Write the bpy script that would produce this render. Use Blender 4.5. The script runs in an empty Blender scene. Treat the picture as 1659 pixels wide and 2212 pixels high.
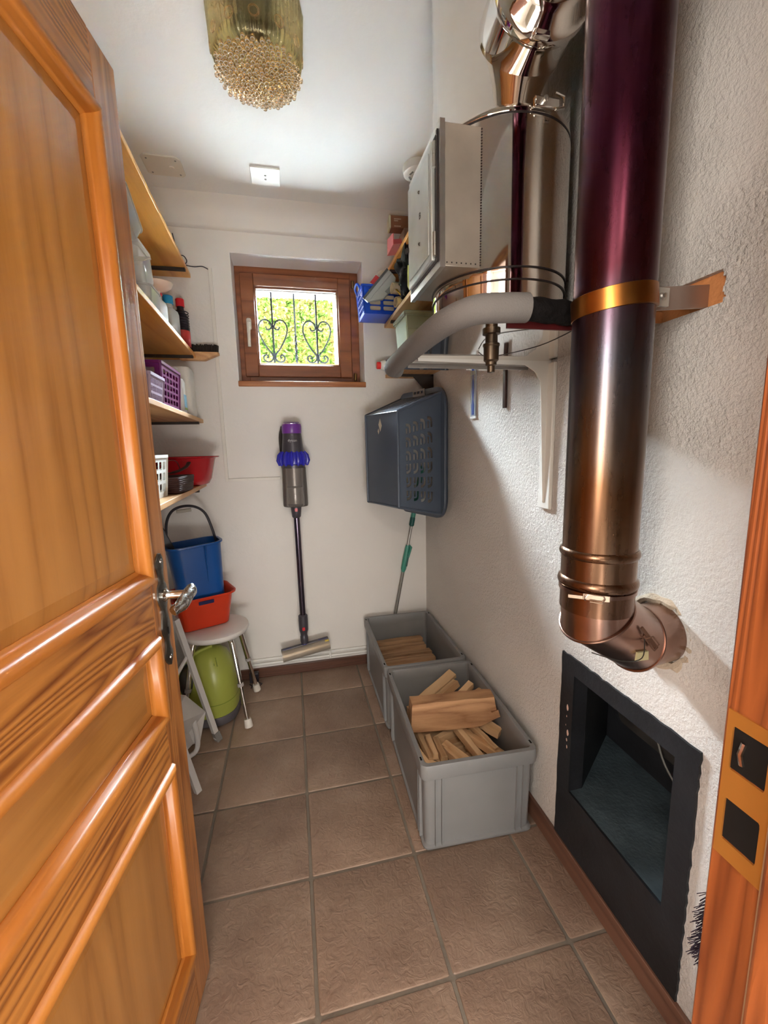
import bpy, bmesh, math, random
from mathutils import Vector, Matrix, noise
random.seed(7)
S = bpy.context.scene
COL = S.collection
PI = math.pi

# ------------------------------------------------------------------ camera, sky, sun, lights, exposure
FOCAL, YAW, PITCH, ROLL = 899.86, 12.314, -8.927, 1.355
cam_d = bpy.data.cameras.new('camera'); cam = bpy.data.objects.new('camera', cam_d); COL.objects.link(cam)
cam_d.sensor_fit = 'HORIZONTAL'; cam_d.sensor_width = 36.0; cam_d.lens = FOCAL/1659*36
cam_d.clip_start = 0.01
_y, _p, _r = map(math.radians, (YAW, PITCH, ROLL))
fw = Vector((math.sin(_y)*math.cos(_p), math.cos(_y)*math.cos(_p), math.sin(_p)))
rt = Vector((math.cos(_y), -math.sin(_y), 0)); dn = fw.cross(rt)
r2 = math.cos(_r)*rt + math.sin(_r)*dn; d2 = -math.sin(_r)*rt + math.cos(_r)*dn
M = Matrix((r2, -d2, -fw)).transposed().to_4x4(); M.translation = (0, 0, 1.32)
cam.matrix_world = M
S.camera = cam
S.view_settings.view_transform = 'Standard'; S.view_settings.look = 'None'
S.view_settings.gamma = 1.0; S.view_settings.exposure = 0.0; S.view_settings.use_curve_mapping = False
S.cycles.use_denoising = True
S.cycles.max_bounces = 10; S.cycles.diffuse_bounces = 6; S.cycles.glossy_bounces = 5
S.cycles.transmission_bounces = 8; S.cycles.transparent_max_bounces = 12
S.cycles.sample_clamp_indirect = 80.0; S.cycles.caustics_reflective = False; S.cycles.caustics_refractive = False

w = bpy.data.worlds.new('sky'); S.world = w; w.use_nodes = True
bg = w.node_tree.nodes['Background']; bg.inputs[0].default_value = (0.80, 0.90, 1.0, 1); bg.inputs[1].default_value = 680.0

def light(name, kind, loc, rot, energy, color, **k):
    d = bpy.data.lights.new(name, kind); d.energy = energy; d.color = color
    for a, b in k.items(): setattr(d, a, b)
    o = bpy.data.objects.new(name, d); COL.objects.link(o); o.location = loc; o.rotation_euler = rot
    return o
light('sun', 'SUN', (0, 0, 6), (math.radians(38), 0, math.radians(-12)), 40.0, (1.0, 0.93, 0.78), angle=0.01)
pt = light('window_portal', 'AREA', (0.08, 2.86, 2.02), (math.radians(90), 0, 0), 1.0, (1, 1, 1), shape='RECTANGLE', size=0.52, size_y=0.48)
pt.data.cycles.is_portal = True; pt.rotation_euler = (math.radians(-90), 0, 0)
light('hall_ceiling_light', 'AREA', (-0.1, -1.05, 2.44), (0, 0, 0), 32.0, (1.0, 0.88, 0.76), shape='DISK', size=0.7)
light('hall_side_fill', 'AREA', (-1.42, -0.85, 1.60), (math.radians(90), 0, math.radians(-58)), 66.0, (1.0, 0.93, 0.85), shape='RECTANGLE', size=0.9, size_y=1.2)  # unseen panel added to brighten the right wall; no window there
light('hall_rear_fill', 'AREA', (0.1, -2.12, 1.30), (math.radians(95), 0, 0), 14.0, (1.0, 0.96, 0.90), shape='RECTANGLE', size=1.8, size_y=1.6)  # added frontal fill panel behind the camera; the hall wall is solid
light('hall_low_fill', 'AREA', (0.1, -1.25, 0.40), (math.radians(142), 0, 0), 55.0, (1.0, 0.96, 0.90), shape='RECTANGLE', size=1.2, size_y=0.5)  # added low panel aimed upwards to brighten the ceiling, not a hall fitting

# ------------------------------------------------------------------ material helpers
def nt(name):
    m = bpy.data.materials.new(name); m.use_nodes = True
    t = m.node_tree; b = t.nodes['Principled BSDF']
    return m, t, b
def N(t, kind, **k):
    n = t.nodes.new(kind)
    for a, v in k.items():
        if a in n.inputs: n.inputs[a].default_value = v
        else: setattr(n, a, v)
    return n
def ramp(t, fac, stops):
    r = t.nodes.new('ShaderNodeValToRGB'); t.links.new(fac, r.inputs[0])
    e = r.color_ramp.elements
    while len(e) < len(stops): e.new(0.5)
    for i, (p, c) in enumerate(stops):
        e[i].position = p; e[i].color = (*c, 1)
    return r
def coords(t, scale=(1, 1, 1), rnd=0.0, kind='Object', rot=(0, 0, 0)):
    tc = t.nodes.new('ShaderNodeTexCoord'); mp = t.nodes.new('ShaderNodeMapping')
    t.links.new(tc.outputs[kind], mp.inputs['Vector']); mp.inputs['Scale'].default_value = scale; mp.inputs['Rotation'].default_value = rot
    if rnd:
        oi = t.nodes.new('ShaderNodeObjectInfo'); mu = N(t, 'ShaderNodeMath', operation='MULTIPLY'); mu.inputs[1].default_value = rnd
        cb = t.nodes.new('ShaderNodeCombineXYZ'); t.links.new(oi.outputs['Random'], mu.inputs[0])
        for i in range(3): t.links.new(mu.outputs[0], cb.inputs[i])
        t.links.new(cb.outputs[0], mp.inputs['Location'])
    return mp.outputs[0]
def bump(t, b, h, dist=0.002, strength=1.0, prev=None):
    n = t.nodes.new('ShaderNodeBump'); n.inputs['Distance'].default_value = dist; n.inputs['Strength'].default_value = strength
    t.links.new(h, n.inputs['Height'])
    if prev: t.links.new(prev, n.inputs['Normal'])
    t.links.new(n.outputs[0], b.inputs['Normal']); return n.outputs[0]
MATS = {}
def plain(name, col, rough=0.5, metal=0.0, spec=0.5, coat=0.0, trans=0.0, ior=1.45, alpha=1.0, var=0.0, bmp=0.0, bscale=80):
    if name in MATS: return MATS[name]
    m, t, b = nt(name)
    b.inputs['Base Color'].default_value = (*col, 1); b.inputs['Roughness'].default_value = rough
    b.inputs['Metallic'].default_value = metal; b.inputs['Specular IOR Level'].default_value = spec
    b.inputs['Coat Weight'].default_value = coat; b.inputs['Transmission Weight'].default_value = trans
    b.inputs['IOR'].default_value = ior; b.inputs['Alpha'].default_value = alpha
    v = coords(t, rnd=3.0)
    n = N(t, 'ShaderNodeTexNoise', Scale=9.0, Detail=4.0); t.links.new(v, n.inputs['Vector'])
    a = 1-max(var, 0.04); c2 = tuple(min(1, c*(2-a)) for c in col)
    r = ramp(t, n.outputs['Fac'], [(0.3, tuple(c*a for c in col)), (0.7, c2)]); t.links.new(r.outputs[0], b.inputs['Base Color'])
    if bmp:
        n2 = N(t, 'ShaderNodeTexNoise', Scale=float(bscale), Detail=3.0); t.links.new(v, n2.inputs['Vector'])
        bump(t, b, n2.outputs['Fac'], bmp)
    MATS[name] = m; return m
def clearmat(name, col, rough=0.08, mix=0.55, tint=(1, 1, 1)):
    """thin clear plastic: glossy film over tinted see-through"""
    m, t, b = nt(name)
    b.inputs['Base Color'].default_value = (*col, 1); b.inputs['Roughness'].default_value = rough
    tr = t.nodes.new('ShaderNodeBsdfTransparent'); tr.inputs[0].default_value = (*tint, 1)
    mx = t.nodes.new('ShaderNodeMixShader'); fr = N(t, 'ShaderNodeFresnel', IOR=1.5)
    ad = N(t, 'ShaderNodeMath', operation='ADD', use_clamp=True); ad.inputs[1].default_value = 1-mix
    t.links.new(fr.outputs[0], ad.inputs[0]); t.links.new(ad.outputs[0], mx.inputs[0])
    t.links.new(tr.outputs[0], mx.inputs[1]); t.links.new(b.outputs[0], mx.inputs[2])
    t.links.new(mx.outputs[0], t.nodes['Material Output'].inputs['Surface']); return m
def wood(name, dark, light_, axis='Z', ring=16.0, rough=0.35, coat=0.3, rnd=5.0, bmp=0.0006, contrast=0.5, stretch=0.06, vary=0.08):
    m, t, b = nt(name)
    sc = {'X': (stretch, 1, 1), 'Y': (1, stretch, 1), 'Z': (1, 1, stretch)}[axis]
    v = coords(t, sc, rnd)
    n0 = N(t, 'ShaderNodeTexNoise', Scale=7.0, Detail=2.0); t.links.new(v, n0.inputs['Vector'])
    mu = N(t, 'ShaderNodeMath', operation='MULTIPLY'); mu.inputs[1].default_value = ring; t.links.new(n0.outputs['Fac'], mu.inputs[0])
    fr = N(t, 'ShaderNodeMath', operation='PINGPONG'); fr.inputs[1].default_value = 0.5; t.links.new(mu.outputs[0], fr.inputs[0])
    n1 = N(t, 'ShaderNodeTexNoise', Scale=160.0, Detail=3.0); t.links.new(v, n1.inputs['Vector'])
    mx = N(t, 'ShaderNodeMath', operation='MULTIPLY_ADD'); t.links.new(n1.outputs['Fac'], mx.inputs[0]); mx.inputs[1].default_value = 0.35
    t.links.new(fr.outputs[0], mx.inputs[2])
    mid = tuple(d*(1-contrast)+l*contrast for d, l in zip(dark, light_))
    r = ramp(t, mx.outputs[0], [(0.12, dark), (0.32, mid), (0.62, light_)]); t.links.new(r.outputs[0], b.inputs['Base Color'])
    b.inputs['Roughness'].default_value = rough; b.inputs['Coat Weight'].default_value = coat; b.inputs['Coat Roughness'].default_value = 0.22
    if rnd:
        oi = t.nodes.new('ShaderNodeObjectInfo'); hs = t.nodes.new('ShaderNodeHueSaturation'); m2 = N(t, 'ShaderNodeMapRange'); m2.inputs[3].default_value = 1-vary; m2.inputs[4].default_value = 1+vary*0.7
        t.links.new(oi.outputs['Random'], m2.inputs[0]); t.links.new(m2.outputs[0], hs.inputs['Value']); t.links.new(r.outputs[0], hs.inputs['Color']); t.links.new(hs.outputs[0], b.inputs['Base Color'])
    bump(t, b, mx.outputs[0], bmp); return m
def plaster(name, col, scale, dist, detail=6, rough=0.9, fine=0.0):
    m, t, b = nt(name); v = coords(t, kind='Object')
    n = N(t, 'ShaderNodeTexNoise', Scale=scale, Detail=float(detail), Roughness=0.6); t.links.new(v, n.inputs['Vector'])
    big = N(t, 'ShaderNodeTexNoise', Scale=2.2, Detail=3.0); t.links.new(v, big.inputs['Vector'])
    r = ramp(t, big.outputs['Fac'], [(0.3, tuple(c*0.95 for c in col)), (0.7, col)]); t.links.new(r.outputs[0], b.inputs['Base Color'])
    b.inputs['Roughness'].default_value = rough; b.inputs['Specular IOR Level'].default_value = 0.15
    rr = ramp(t, n.outputs['Fac'], [(0.35, (0, 0, 0)), (0.65, (1, 1, 1))])
    mu = N(t, 'ShaderNodeMath', operation='MULTIPLY'); t.links.new(rr.outputs[0], mu.inputs[0])
    r3 = ramp(t, big.outputs['Fac'], [(0.35, (0.35,)*3), (0.6, (1,)*3)]); t.links.new(r3.outputs[0], mu.inputs[1])
    p = bump(t, b, mu.outputs[0], dist)
    if fine:
        n2 = N(t, 'ShaderNodeTexNoise', Scale=7.0, Detail=5.0); t.links.new(v, n2.inputs['Vector']); bump(t, b, n2.outputs['Fac'], fine, prev=p)
    return m

M_rough = plaster('rough_plaster', (0.80, 0.755, 0.71), 115.0, 0.0045)
M_wall = plaster('smooth_plaster', (0.80, 0.78, 0.75), 60.0, 0.0006, fine=0.004)
M_ceil = plaster('ceiling_paint', (0.83, 0.84, 0.83), 60.0, 0.0003, fine=0.003)
M_reveal = plaster('reveal_paint', (0.88, 0.89, 0.90), 60.0, 0.0004)
def tile_mat():
    m, t, b = nt('terracotta_tile'); v = coords(t, rnd=7.0)
    n = N(t, 'ShaderNodeTexNoise', Scale=5.0, Detail=6.0, Roughness=0.6); t.links.new(v, n.inputs['Vector'])
    r = ramp(t, n.outputs['Fac'], [(0.3, (0.235, 0.155, 0.112)), (0.55, (0.315, 0.218, 0.160)), (0.75, (0.390, 0.285, 0.215))])
    oi = t.nodes.new('ShaderNodeObjectInfo'); hs = t.nodes.new('ShaderNodeHueSaturation')
    mr = N(t, 'ShaderNodeMapRange'); mr.inputs[3].default_value = 0.86; mr.inputs[4].default_value = 1.1
    t.links.new(oi.outputs['Random'], mr.inputs[0]); t.links.new(mr.outputs[0], hs.inputs['Value']); t.links.new(r.outputs[0], hs.inputs['Color'])
    t.links.new(hs.outputs[0], b.inputs['Base Color'])
    b.inputs['Roughness'].default_value = 0.42; b.inputs['Specular IOR Level'].default_value = 0.4
    n2 = N(t, 'ShaderNodeTexNoise', Scale=42.0, Detail=6.0, Roughness=0.55, Distortion=1.4); t.links.new(v, n2.inputs['Vector'])
    bump(t, b, n2.outputs['Fac'], 0.0035); return m
M_tile = tile_mat()
M_grout = plain('grout', (0.205, 0.175, 0.14), 0.95, var=0.15, bmp=0.001)
M_door = wood('varnished_larch', (0.19, 0.055, 0.009), (0.40, 0.150, 0.034), 'Z', ring=24, rough=0.3, coat=0.55, contrast=0.6)
M_door_x = wood('varnished_larch_rail', (0.17, 0.040, 0.005), (0.50, 0.195, 0.038), 'X', ring=34, rough=0.33, coat=0.45, contrast=0.45, bmp=0.0014)
M_panel = wood('varnished_larch_panel', (0.31, 0.120, 0.022), (0.44, 0.190, 0.044), 'Z', ring=7, rough=0.28, coat=0.6, contrast=0.6)
M_panel_x = wood('varnished_larch_panel_level', (0.31, 0.120, 0.022), (0.44, 0.190, 0.044), 'X', ring=7, rough=0.28, coat=0.6, contrast=0.6)
M_mould = wood('varnished_moulding', (0.30, 0.080, 0.009), (0.48, 0.17, 0.026), 'Z', ring=5, rough=0.42, coat=0.18, contrast=0.6)
M_mould_x = wood('varnished_moulding_level', (0.30, 0.080, 0.009), (0.48, 0.17, 0.026), 'X', ring=5, rough=0.42, coat=0.18, contrast=0.6)
M_jamb = wood('jamb_pine', (0.125, 0.026, 0.005), (0.27, 0.068, 0.015), 'Z', ring=60, rough=0.45, coat=0.2, contrast=0.6, bmp=0.001)
M_win = wood('window_wood', (0.17, 0.05, 0.018), (0.30, 0.10, 0.035), 'X', ring=6, rough=0.4, coat=0.2)
M_shelf_v = wood('varnished_shelf', (0.62, 0.24, 0.030), (0.80, 0.38, 0.075), 'Y', ring=5, rough=0.4, coat=0.2)
M_shelf_p = wood('pale_shelf', (0.50, 0.25, 0.10), (0.66, 0.38, 0.17), 'Y', ring=7, rough=0.55, coat=0.05)
M_base = wood('skirting_wood', (0.10, 0.045, 0.028), (0.17, 0.080, 0.050), 'Y', ring=6, rough=0.5, coat=0.1)
M_log = wood('split_beech', (0.27, 0.125, 0.055), (0.50, 0.28, 0.14), 'X', ring=9, rough=0.8, coat=0, bmp=0.003, stretch=0.14, contrast=0.5)
M_kind = wood('kindling_spruce', (0.52, 0.30, 0.14), (0.74, 0.50, 0.28), 'X', ring=6, rough=0.8, coat=0, bmp=0.0012, vary=0.30)
M_oldlog = wood('weathered_split', (0.20, 0.10, 0.045), (0.46, 0.28, 0.15), 'X', ring=7, rough=0.85, coat=0, bmp=0.004, stretch=0.12)
M_beam = plain('raw_beam', (0.50, 0.20, 0.07), 0.85, var=0.35, bmp=0.003)
def steel_mat(name, col, rough, smudge=0.06):
    m, t, b = nt(name); v = coords(t)
    b.inputs['Metallic'].default_value = 1.0
    n = N(t, 'ShaderNodeTexNoise', Scale=6.0, Detail=5.0); t.links.new(v, n.inputs['Vector'])
    r = ramp(t, n.outputs['Fac'], [(0.35, tuple(c*0.93 for c in col)), (0.65, col)]); t.links.new(r.outputs[0], b.inputs['Base Color'])
    mr = N(t, 'ShaderNodeMapRange'); mr.inputs[3].default_value = rough; mr.inputs[4].default_value = rough+smudge
    t.links.new(n.outputs['Fac'], mr.inputs[0]); t.links.new(mr.outputs[0], b.inputs['Roughness'])
    n2 = N(t, 'ShaderNodeTexNoise', Scale=3.0, Detail=1.0); t.links.new(v, n2.inputs['Vector']); bump(t, b, n2.outputs['Fac'], 0.004)
    return m
M_mirror = steel_mat('polished_stainless', (0.80, 0.75, 0.69), 0.03, 0.05)
M_steel = steel_mat('brushed_stainless', (0.66, 0.64, 0.60), 0.28, 0.15)
M_galv = plain('galvanised', (0.30, 0.28, 0.26), 0.45, metal=0.7, var=0.2)
M_chrome = plain('chrome', (0.78, 0.76, 0.72), 0.12, metal=1.0)
def flue_mat():
    m, t, b = nt('heat_tinted_flue'); tc = t.nodes.new('ShaderNodeTexCoord'); sp = t.nodes.new('ShaderNodeSeparateXYZ')
    t.links.new(tc.outputs['Object'], sp.inputs[0])
    v = coords(t, (1, 1, 0.22)); n = N(t, 'ShaderNodeTexNoise', Scale=13.0, Detail=7.0, Roughness=0.65); t.links.new(v, n.inputs['Vector'])
    ma = N(t, 'ShaderNodeMath', operation='MULTIPLY_ADD'); t.links.new(n.outputs['Fac'], ma.inputs[0]); ma.inputs[1].default_value = 0.20
    t.links.new(sp.outputs['Z'], ma.inputs[2])
    mr = N(t, 'ShaderNodeMapRange'); mr.inputs[1].default_value = 0.90; mr.inputs[2].default_value = 2.15
    t.links.new(ma.outputs[0], mr.inputs[0])
    r = ramp(t, mr.outputs[0], [(0.0, (0.25, 0.125, 0.085)), (0.14, (0.26, 0.14, 0.09)), (0.24, (0.24, 0.14, 0.085)), (0.34, (0.20, 0.105, 0.055)),
        (0.40, (0.20, 0.15, 0.12)), (0.52, (0.115, 0.115, 0.14)), (0.58, (0.11, 0.075, 0.10)), (0.63, (0.10, 0.028, 0.040)), (0.8, (0.085, 0.018, 0.040)), (1.0, (0.080, 0.018, 0.038))])
    v2 = coords(t, (1, 1, 0.05)); n2 = N(t, 'ShaderNodeTexNoise', Scale=34.0, Detail=5.0); t.links.new(v2, n2.inputs['Vector'])
    mx = t.nodes.new('ShaderNodeMixRGB'); mx.blend_type = 'MULTIPLY'; mx.inputs[0].default_value = 0.75
    r2_ = ramp(t, n2.outputs['Fac'], [(0.32, (0.38, 0.34, 0.34)), (0.62, (1.0, 1.0, 1.0))]); t.links.new(r.outputs[0], mx.inputs[1]); t.links.new(r2_.outputs[0], mx.inputs[2])
    t.links.new(mx.outputs[0], b.inputs['Base Color']); b.inputs['Metallic'].default_value = 1.0
    rr = N(t, 'ShaderNodeMapRange'); rr.inputs[3].default_value = 0.13; rr.inputs[4].default_value = 0.42
    t.links.new(n.outputs['Fac'], rr.inputs[0]); t.links.new(rr.outputs[0], b.inputs['Roughness'])
    return m
M_flue = flue_mat()
M_elbow = plain('copper_tinted_elbow', (0.32, 0.19, 0.145), 0.27, metal=1.0, var=0.35)
M_band = plain('orange_tinted_band', (0.38, 0.15, 0.035), 0.3, metal=1.0, var=0.3)
M_black = plain('black_paint', (0.013, 0.014, 0.017), 0.55, var=0.3, bmp=0.001, bscale=60)
M_iron = plain('wrought_iron', (0.10, 0.095, 0.085), 0.32, metal=0.9, var=0.3, bmp=0.002, bscale=50)
M_pewter = plain('hammered_pewter', (0.50, 0.50, 0.49), 0.18, metal=1.0, bmp=0.004, bscale=45)
M_blk = plain('black_bracket', (0.03, 0.022, 0.018), 0.6)
M_gril = plain('matt_grille_iron', (0.004, 0.004, 0.005), 0.9, spec=0.05)
M_crate = plain('grey_crate_plastic', (0.235, 0.238, 0.242), 0.42, var=0.05)
M_hole_shade = plain('hole_shade', (0.010, 0.008, 0.007), 0.9, spec=0.1)  # near-black fill stands for the shade inside shallow holes and slots
M_foam = plain('grey_foam', (0.145, 0.133, 0.125), 0.95, bmp=0.001, bscale=300)
M_bfoam = plain('black_foam', (0.006, 0.005, 0.005), 0.7, spec=0.15, bmp=0.005, bscale=60)
M_white = plain('white_plastic', (0.80, 0.80, 0.77), 0.35)
M_cream = plain('cream_plastic', (0.72, 0.68, 0.60), 0.45)
M_trunk = plain('painted_trunking', (0.77, 0.75, 0.70), 0.6)

# ------------------------------------------------------------------ geometry helpers
class MB:
    def __init__(s): s.v = []; s.f = []
    def add(s, vs, fs, m=None):
        o = len(s.v)
        s.v += [(m @ Vector(p)) if m else Vector(p) for p in vs]; s.f += [tuple(i+o for i in f) for f in fs]; return s
    def box(s, a, b, m=None):
        x0, y0, z0 = a; x1, y1, z1 = b
        return s.add([(x0,y0,z0),(x1,y0,z0),(x1,y1,z0),(x0,y1,z0),(x0,y0,z1),(x1,y0,z1),(x1,y1,z1),(x0,y1,z1)],
            [(0,3,2,1),(4,5,6,7),(0,1,5,4),(1,2,6,5),(2,3,7,6),(3,0,4,7)], m)
    def cbox(s, c, d, m=None):
        return s.box([c[i]-d[i]/2 for i in range(3)], [c[i]+d[i]/2 for i in range(3)], m)
    def prism(s, pts, z0, z1, m=None):
        n = len(pts); vs = [(p[0], p[1], z0) for p in pts]+[(p[0], p[1], z1) for p in pts]
        fs = [tuple(range(n-1, -1, -1)), tuple(range(n, 2*n))]+[(i, (i+1) % n, (i+1) % n+n, i+n) for i in range(n)]
        return s.add(vs, fs, m)
    def lathe(s, prof, seg=32, m=None, closed=True):
        vs = []; fs = []
        for r, z in prof:
            for k in range(seg):
                a = 2*PI*k/seg; vs.append((r*math.cos(a), r*math.sin(a), z))
        for i in range(len(prof)-1):
            for k in range(seg):
                k2 = (k+1) % seg; fs.append((i*seg+k, i*seg+k2, (i+1)*seg+k2, (i+1)*seg+k))
        if closed:
            if prof[0][0] > 1e-6: fs.append(tuple(range(seg-1, -1, -1)))
            if prof[-1][0] > 1e-6: fs.append(tuple(range((len(prof)-1)*seg, len(prof)*seg)))
        return s.add(vs, fs, m)
    def tube(s, pts, r, seg=12, caps=True, sq=None):
        pts = [Vector(p) for p in pts]; n = len(pts); rad = r if isinstance(r, (list, tuple)) else [r]*n
        tan = []
        for i in range(n):
            a = pts[max(i-1, 0)]; b = pts[min(i+1, n-1)]; tan.append((b-a).normalized())
        up = Vector((0, 0, 1)) if abs(tan[0].z) < 0.9 else Vector((1, 0, 0))
        u = tan[0].cross(up).normalized(); vs = []; fs = []
        for i in range(n):
            u = (u-tan[i]*u.dot(tan[i])).normalized(); w_ = tan[i].cross(u)
            for k in range(seg):
                a = 2*PI*k/seg; vs.append(pts[i]+(u*math.cos(a)+w_*math.sin(a)*(sq or 1))*rad[i])
        for i in range(n-1):
            for k in range(seg):
                k2 = (k+1) % seg; fs.append((i*seg+k, i*seg+k2, (i+1)*seg+k2, (i+1)*seg+k))
        if caps: fs += [tuple(range(seg-1, -1, -1)), tuple(range((n-1)*seg, n*seg))]
        return s.add(vs, fs)
    def loft(s, levels, m=None, cs=5, cap0=True, cap1=True):
        """levels of rounded rectangles (hx, hy, z, r[, ox, oy])"""
        vs = []; fs = []; per = 4*(cs+1)
        for L in levels:
            hx, hy, z, r = L[:4]; ox, oy = (L[4], L[5]) if len(L) > 4 else (0, 0)
            r = min(r, hx, hy)
            for q, (sx, sy) in enumerate(((1, 1), (-1, 1), (-1, -1), (1, -1))):
                for k in range(cs+1):
                    a = q*PI/2+k*PI/2/cs
                    vs.append((sx*(hx-r)+r*math.cos(a)+ox, sy*(hy-r)+r*math.sin(a)+oy, z))
        for i in range(len(levels)-1):
            for k in range(per):
                k2 = (k+1) % per; fs.append((i*per+k, i*per+k2, (i+1)*per+k2, (i+1)*per+k))
        if cap0: fs.append(tuple(range(per-1, -1, -1)))
        if cap1: fs.append(tuple(range((len(levels)-1)*per, len(levels)*per)))
        return s.add(vs, fs, m)
    def sphere(s, c, r, seg=12, rings=7, sc=(1, 1, 1)):
        pr = [(max(1e-7, math.sin(PI*i/rings)), -math.cos(PI*i/rings)) for i in range(rings+1)]
        mm = Matrix.Translation(c) @ Matrix.Diagonal((r*sc[0], r*sc[1], r*sc[2], 1))
        return s.lathe(pr, seg, mm)
    def plate(s, outer, holes, corners, th):
        """flat sheet in unit (u,v) coordinates with holes, mapped to four corners"""
        cu = bpy.data.curves.new('tmp', 'CURVE'); cu.dimensions = '2D'; cu.fill_mode = 'BOTH'
        for poly in [outer]+holes:
            sp = cu.splines.new('POLY'); sp.points.add(len(poly)-1); sp.use_cyclic_u = True
            for i, p in enumerate(poly): sp.points[i].co = (p[0], p[1], 0, 1)
        cu.extrude = 0.5
        o = bpy.data.objects.new('tmp', cu); me = o.to_mesh()
        A, B, C, D = [Vector(c) for c in corners]
        nrm = (B-A).cross(D-A).normalized(); vs = []
        for v in me.vertices:
            u_, v_ = v.co.x, v.co.y
            p = A*(1-u_)*(1-v_)+B*u_*(1-v_)+C*u_*v_+D*(1-u_)*v_
            vs.append(p+nrm*v.co.z*th)
        s.add(vs, [tuple(p.vertices) for p in me.polygons])
        o.to_mesh_clear(); bpy.data.objects.remove(o); bpy.data.curves.remove(cu); return s
    def jitter(s, amp, sc=8.0, seed=0.0):
        for v in s.v:
            v += noise.noise_vector(v*sc+Vector((seed, seed*1.7, 0)))*amp
        return s
def mesh_of(name, mb, smooth=35):
    me = bpy.data.meshes.new(name); me.from_pydata([tuple(v) for v in mb.v], [], mb.f); me.update()
    bm = bmesh.new(); bm.from_mesh(me); bmesh.ops.remove_doubles(bm, verts=bm.verts, dist=1e-6)
    bmesh.ops.recalc_face_normals(bm, faces=bm.faces); bm.to_mesh(me); bm.free()
    if smooth:
        for p in me.polygons: p.use_smooth = True
        me.set_sharp_from_angle(angle=math.radians(smooth))
    return me
def obj(name, mb, mat, parent=None, label=None, smooth=35, bevel=0.0, cat=None, group=None, kind=None, loc=None, rot=None):
    o = bpy.data.objects.new(name, mesh_of(name, mb, smooth)); COL.objects.link(o); o.data.materials.append(mat)
    if parent: o.parent = parent
    if bevel:
        md = o.modifiers.new('bevel', 'BEVEL'); md.width = bevel; md.segments = 2; md.limit_method = 'ANGLE'; md.angle_limit = math.radians(40)
    if loc: o.location = loc
    if rot: o.rotation_euler = rot
    tag(o, label, cat, group, kind); return o
def tag(o, label=None, cat=None, group=None, kind=None):
    if label: o['label'] = label
    if cat: o['category'] = cat
    if group: o['group'] = group
    if kind: o['kind'] = kind
    return o
def thing(name, label, cat, loc=(0, 0, 0), rotz=0.0, group=None, kind=None, rot=None):
    o = bpy.data.objects.new(name, None); COL.objects.link(o); o.empty_display_size = 0.05
    o.location = loc; o.rotation_euler = rot if rot else (0, 0, rotz); return tag(o, label, cat, group, kind)
def text_mesh(txt, size, depth=0.0004):
    cu = bpy.data.curves.new('txt', 'FONT'); cu.body = txt; cu.size = size; cu.extrude = depth; cu.align_x = 'CENTER'; cu.align_y = 'CENTER'
    o = bpy.data.objects.new('txt', cu); me = o.to_mesh(); b = MB().add([v.co.copy() for v in me.vertices], [tuple(p.vertices) for p in me.polygons])
    o.to_mesh_clear(); bpy.data.objects.remove(o); bpy.data.curves.remove(cu); return b
def rr2(x0, y0, x1, y1, r, n=4):
    out = []
    for cx, cy, a0 in ((x1-r, y1-r, 0), (x0+r, y1-r, PI/2), (x0+r, y0+r, PI), (x1-r, y0+r, 3*PI/2)):
        for k in range(n+1):
            a = a0+k*PI/2/n; out.append((cx+r*math.cos(a), cy+r*math.sin(a)))
    return out
UNIT = [(0, 0), (1, 0), (1, 1), (0, 1)]
Rx = lambda d: Matrix.Rotation(math.radians(d), 4, 'X')
Ry = lambda d: Matrix.Rotation(math.radians(d), 4, 'Y')
Rz = lambda d: Matrix.Rotation(math.radians(d), 4, 'Z')
T = lambda *p: Matrix.Translation(p)
def smoothpath(pts, n=8):
    P = [Vector(p) for p in pts]; out = []
    for i in range(len(P)-1):
        p0 = P[max(i-1, 0)]; p1 = P[i]; p2 = P[i+1]; p3 = P[min(i+2, len(P)-1)]
        for k in range(n):
            t = k/n; out.append(0.5*((2*p1)+(p2-p0)*t+(2*p0-5*p1+4*p2-p3)*t*t+(-p0+3*p1-3*p2+p3)*t**3))
    out.append(P[-1]); return out

# ------------------------------------------------------------------ room shell
XL, XR, YF, YB, ZC = -0.77, 0.778, 0.25, 2.38, 2.50
fl = obj('floor', MB().box((-1.6, -2.3, -0.20), (1.3, 2.45, -0.004)), M_grout, kind='structure', smooth=0)
def tile_mb(w_, d_):
    b = MB().loft([(w_/2, d_/2, -0.012, 0.006), (w_/2, d_/2, -0.0035, 0.006), (w_/2-0.0015, d_/2-0.0015, -0.001, 0.006), (w_/2-0.005, d_/2-0.005, 0.0, 0.005)], cs=2)
    return b
PX, PY, X0, Y0 = 0.3345, 0.3315, -0.012, 0.802
full = None
for i in range(-3, 4):
    for j in range(-3, 6):
        xa, xb = X0+PX*i+0.0045, X0+PX*(i+1)-0.0045; ya, yb = Y0+PY*j+0.0045, Y0+PY*(j+1)-0.0045
        isfull = xa > XL and xb < XR and yb < YB
        xa = max(xa, XL); xb = min(xb, XR); yb = min(yb, YB)
        if xb-xa < 0.02 or yb-ya < 0.02: continue
        if isfull and full:
            o = bpy.data.objects.new('tile', full); COL.objects.link(o); o.parent = fl
        else:
            o = obj('tile', tile_mb(xb-xa, yb-ya), M_tile, fl)
            if isfull: full = o.data
        o.location = ((xa+xb)/2, (ya+yb)/2, random.uniform(-0.0006, 0.0006)); o.rotation_euler = (random.uniform(-.002, .002), random.uniform(-.002, .002), 0)
obj('ceiling', MB().box((-1.7, -2.4, ZC), (1.4, 2.85, ZC+0.25)), M_ceil, kind='structure', smooth=0)
obj('wall_left', MB().box((XL-0.25, YF-0.2, -0.2), (XL, 2.85, ZC)), M_wall, kind='structure', smooth=0)
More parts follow.
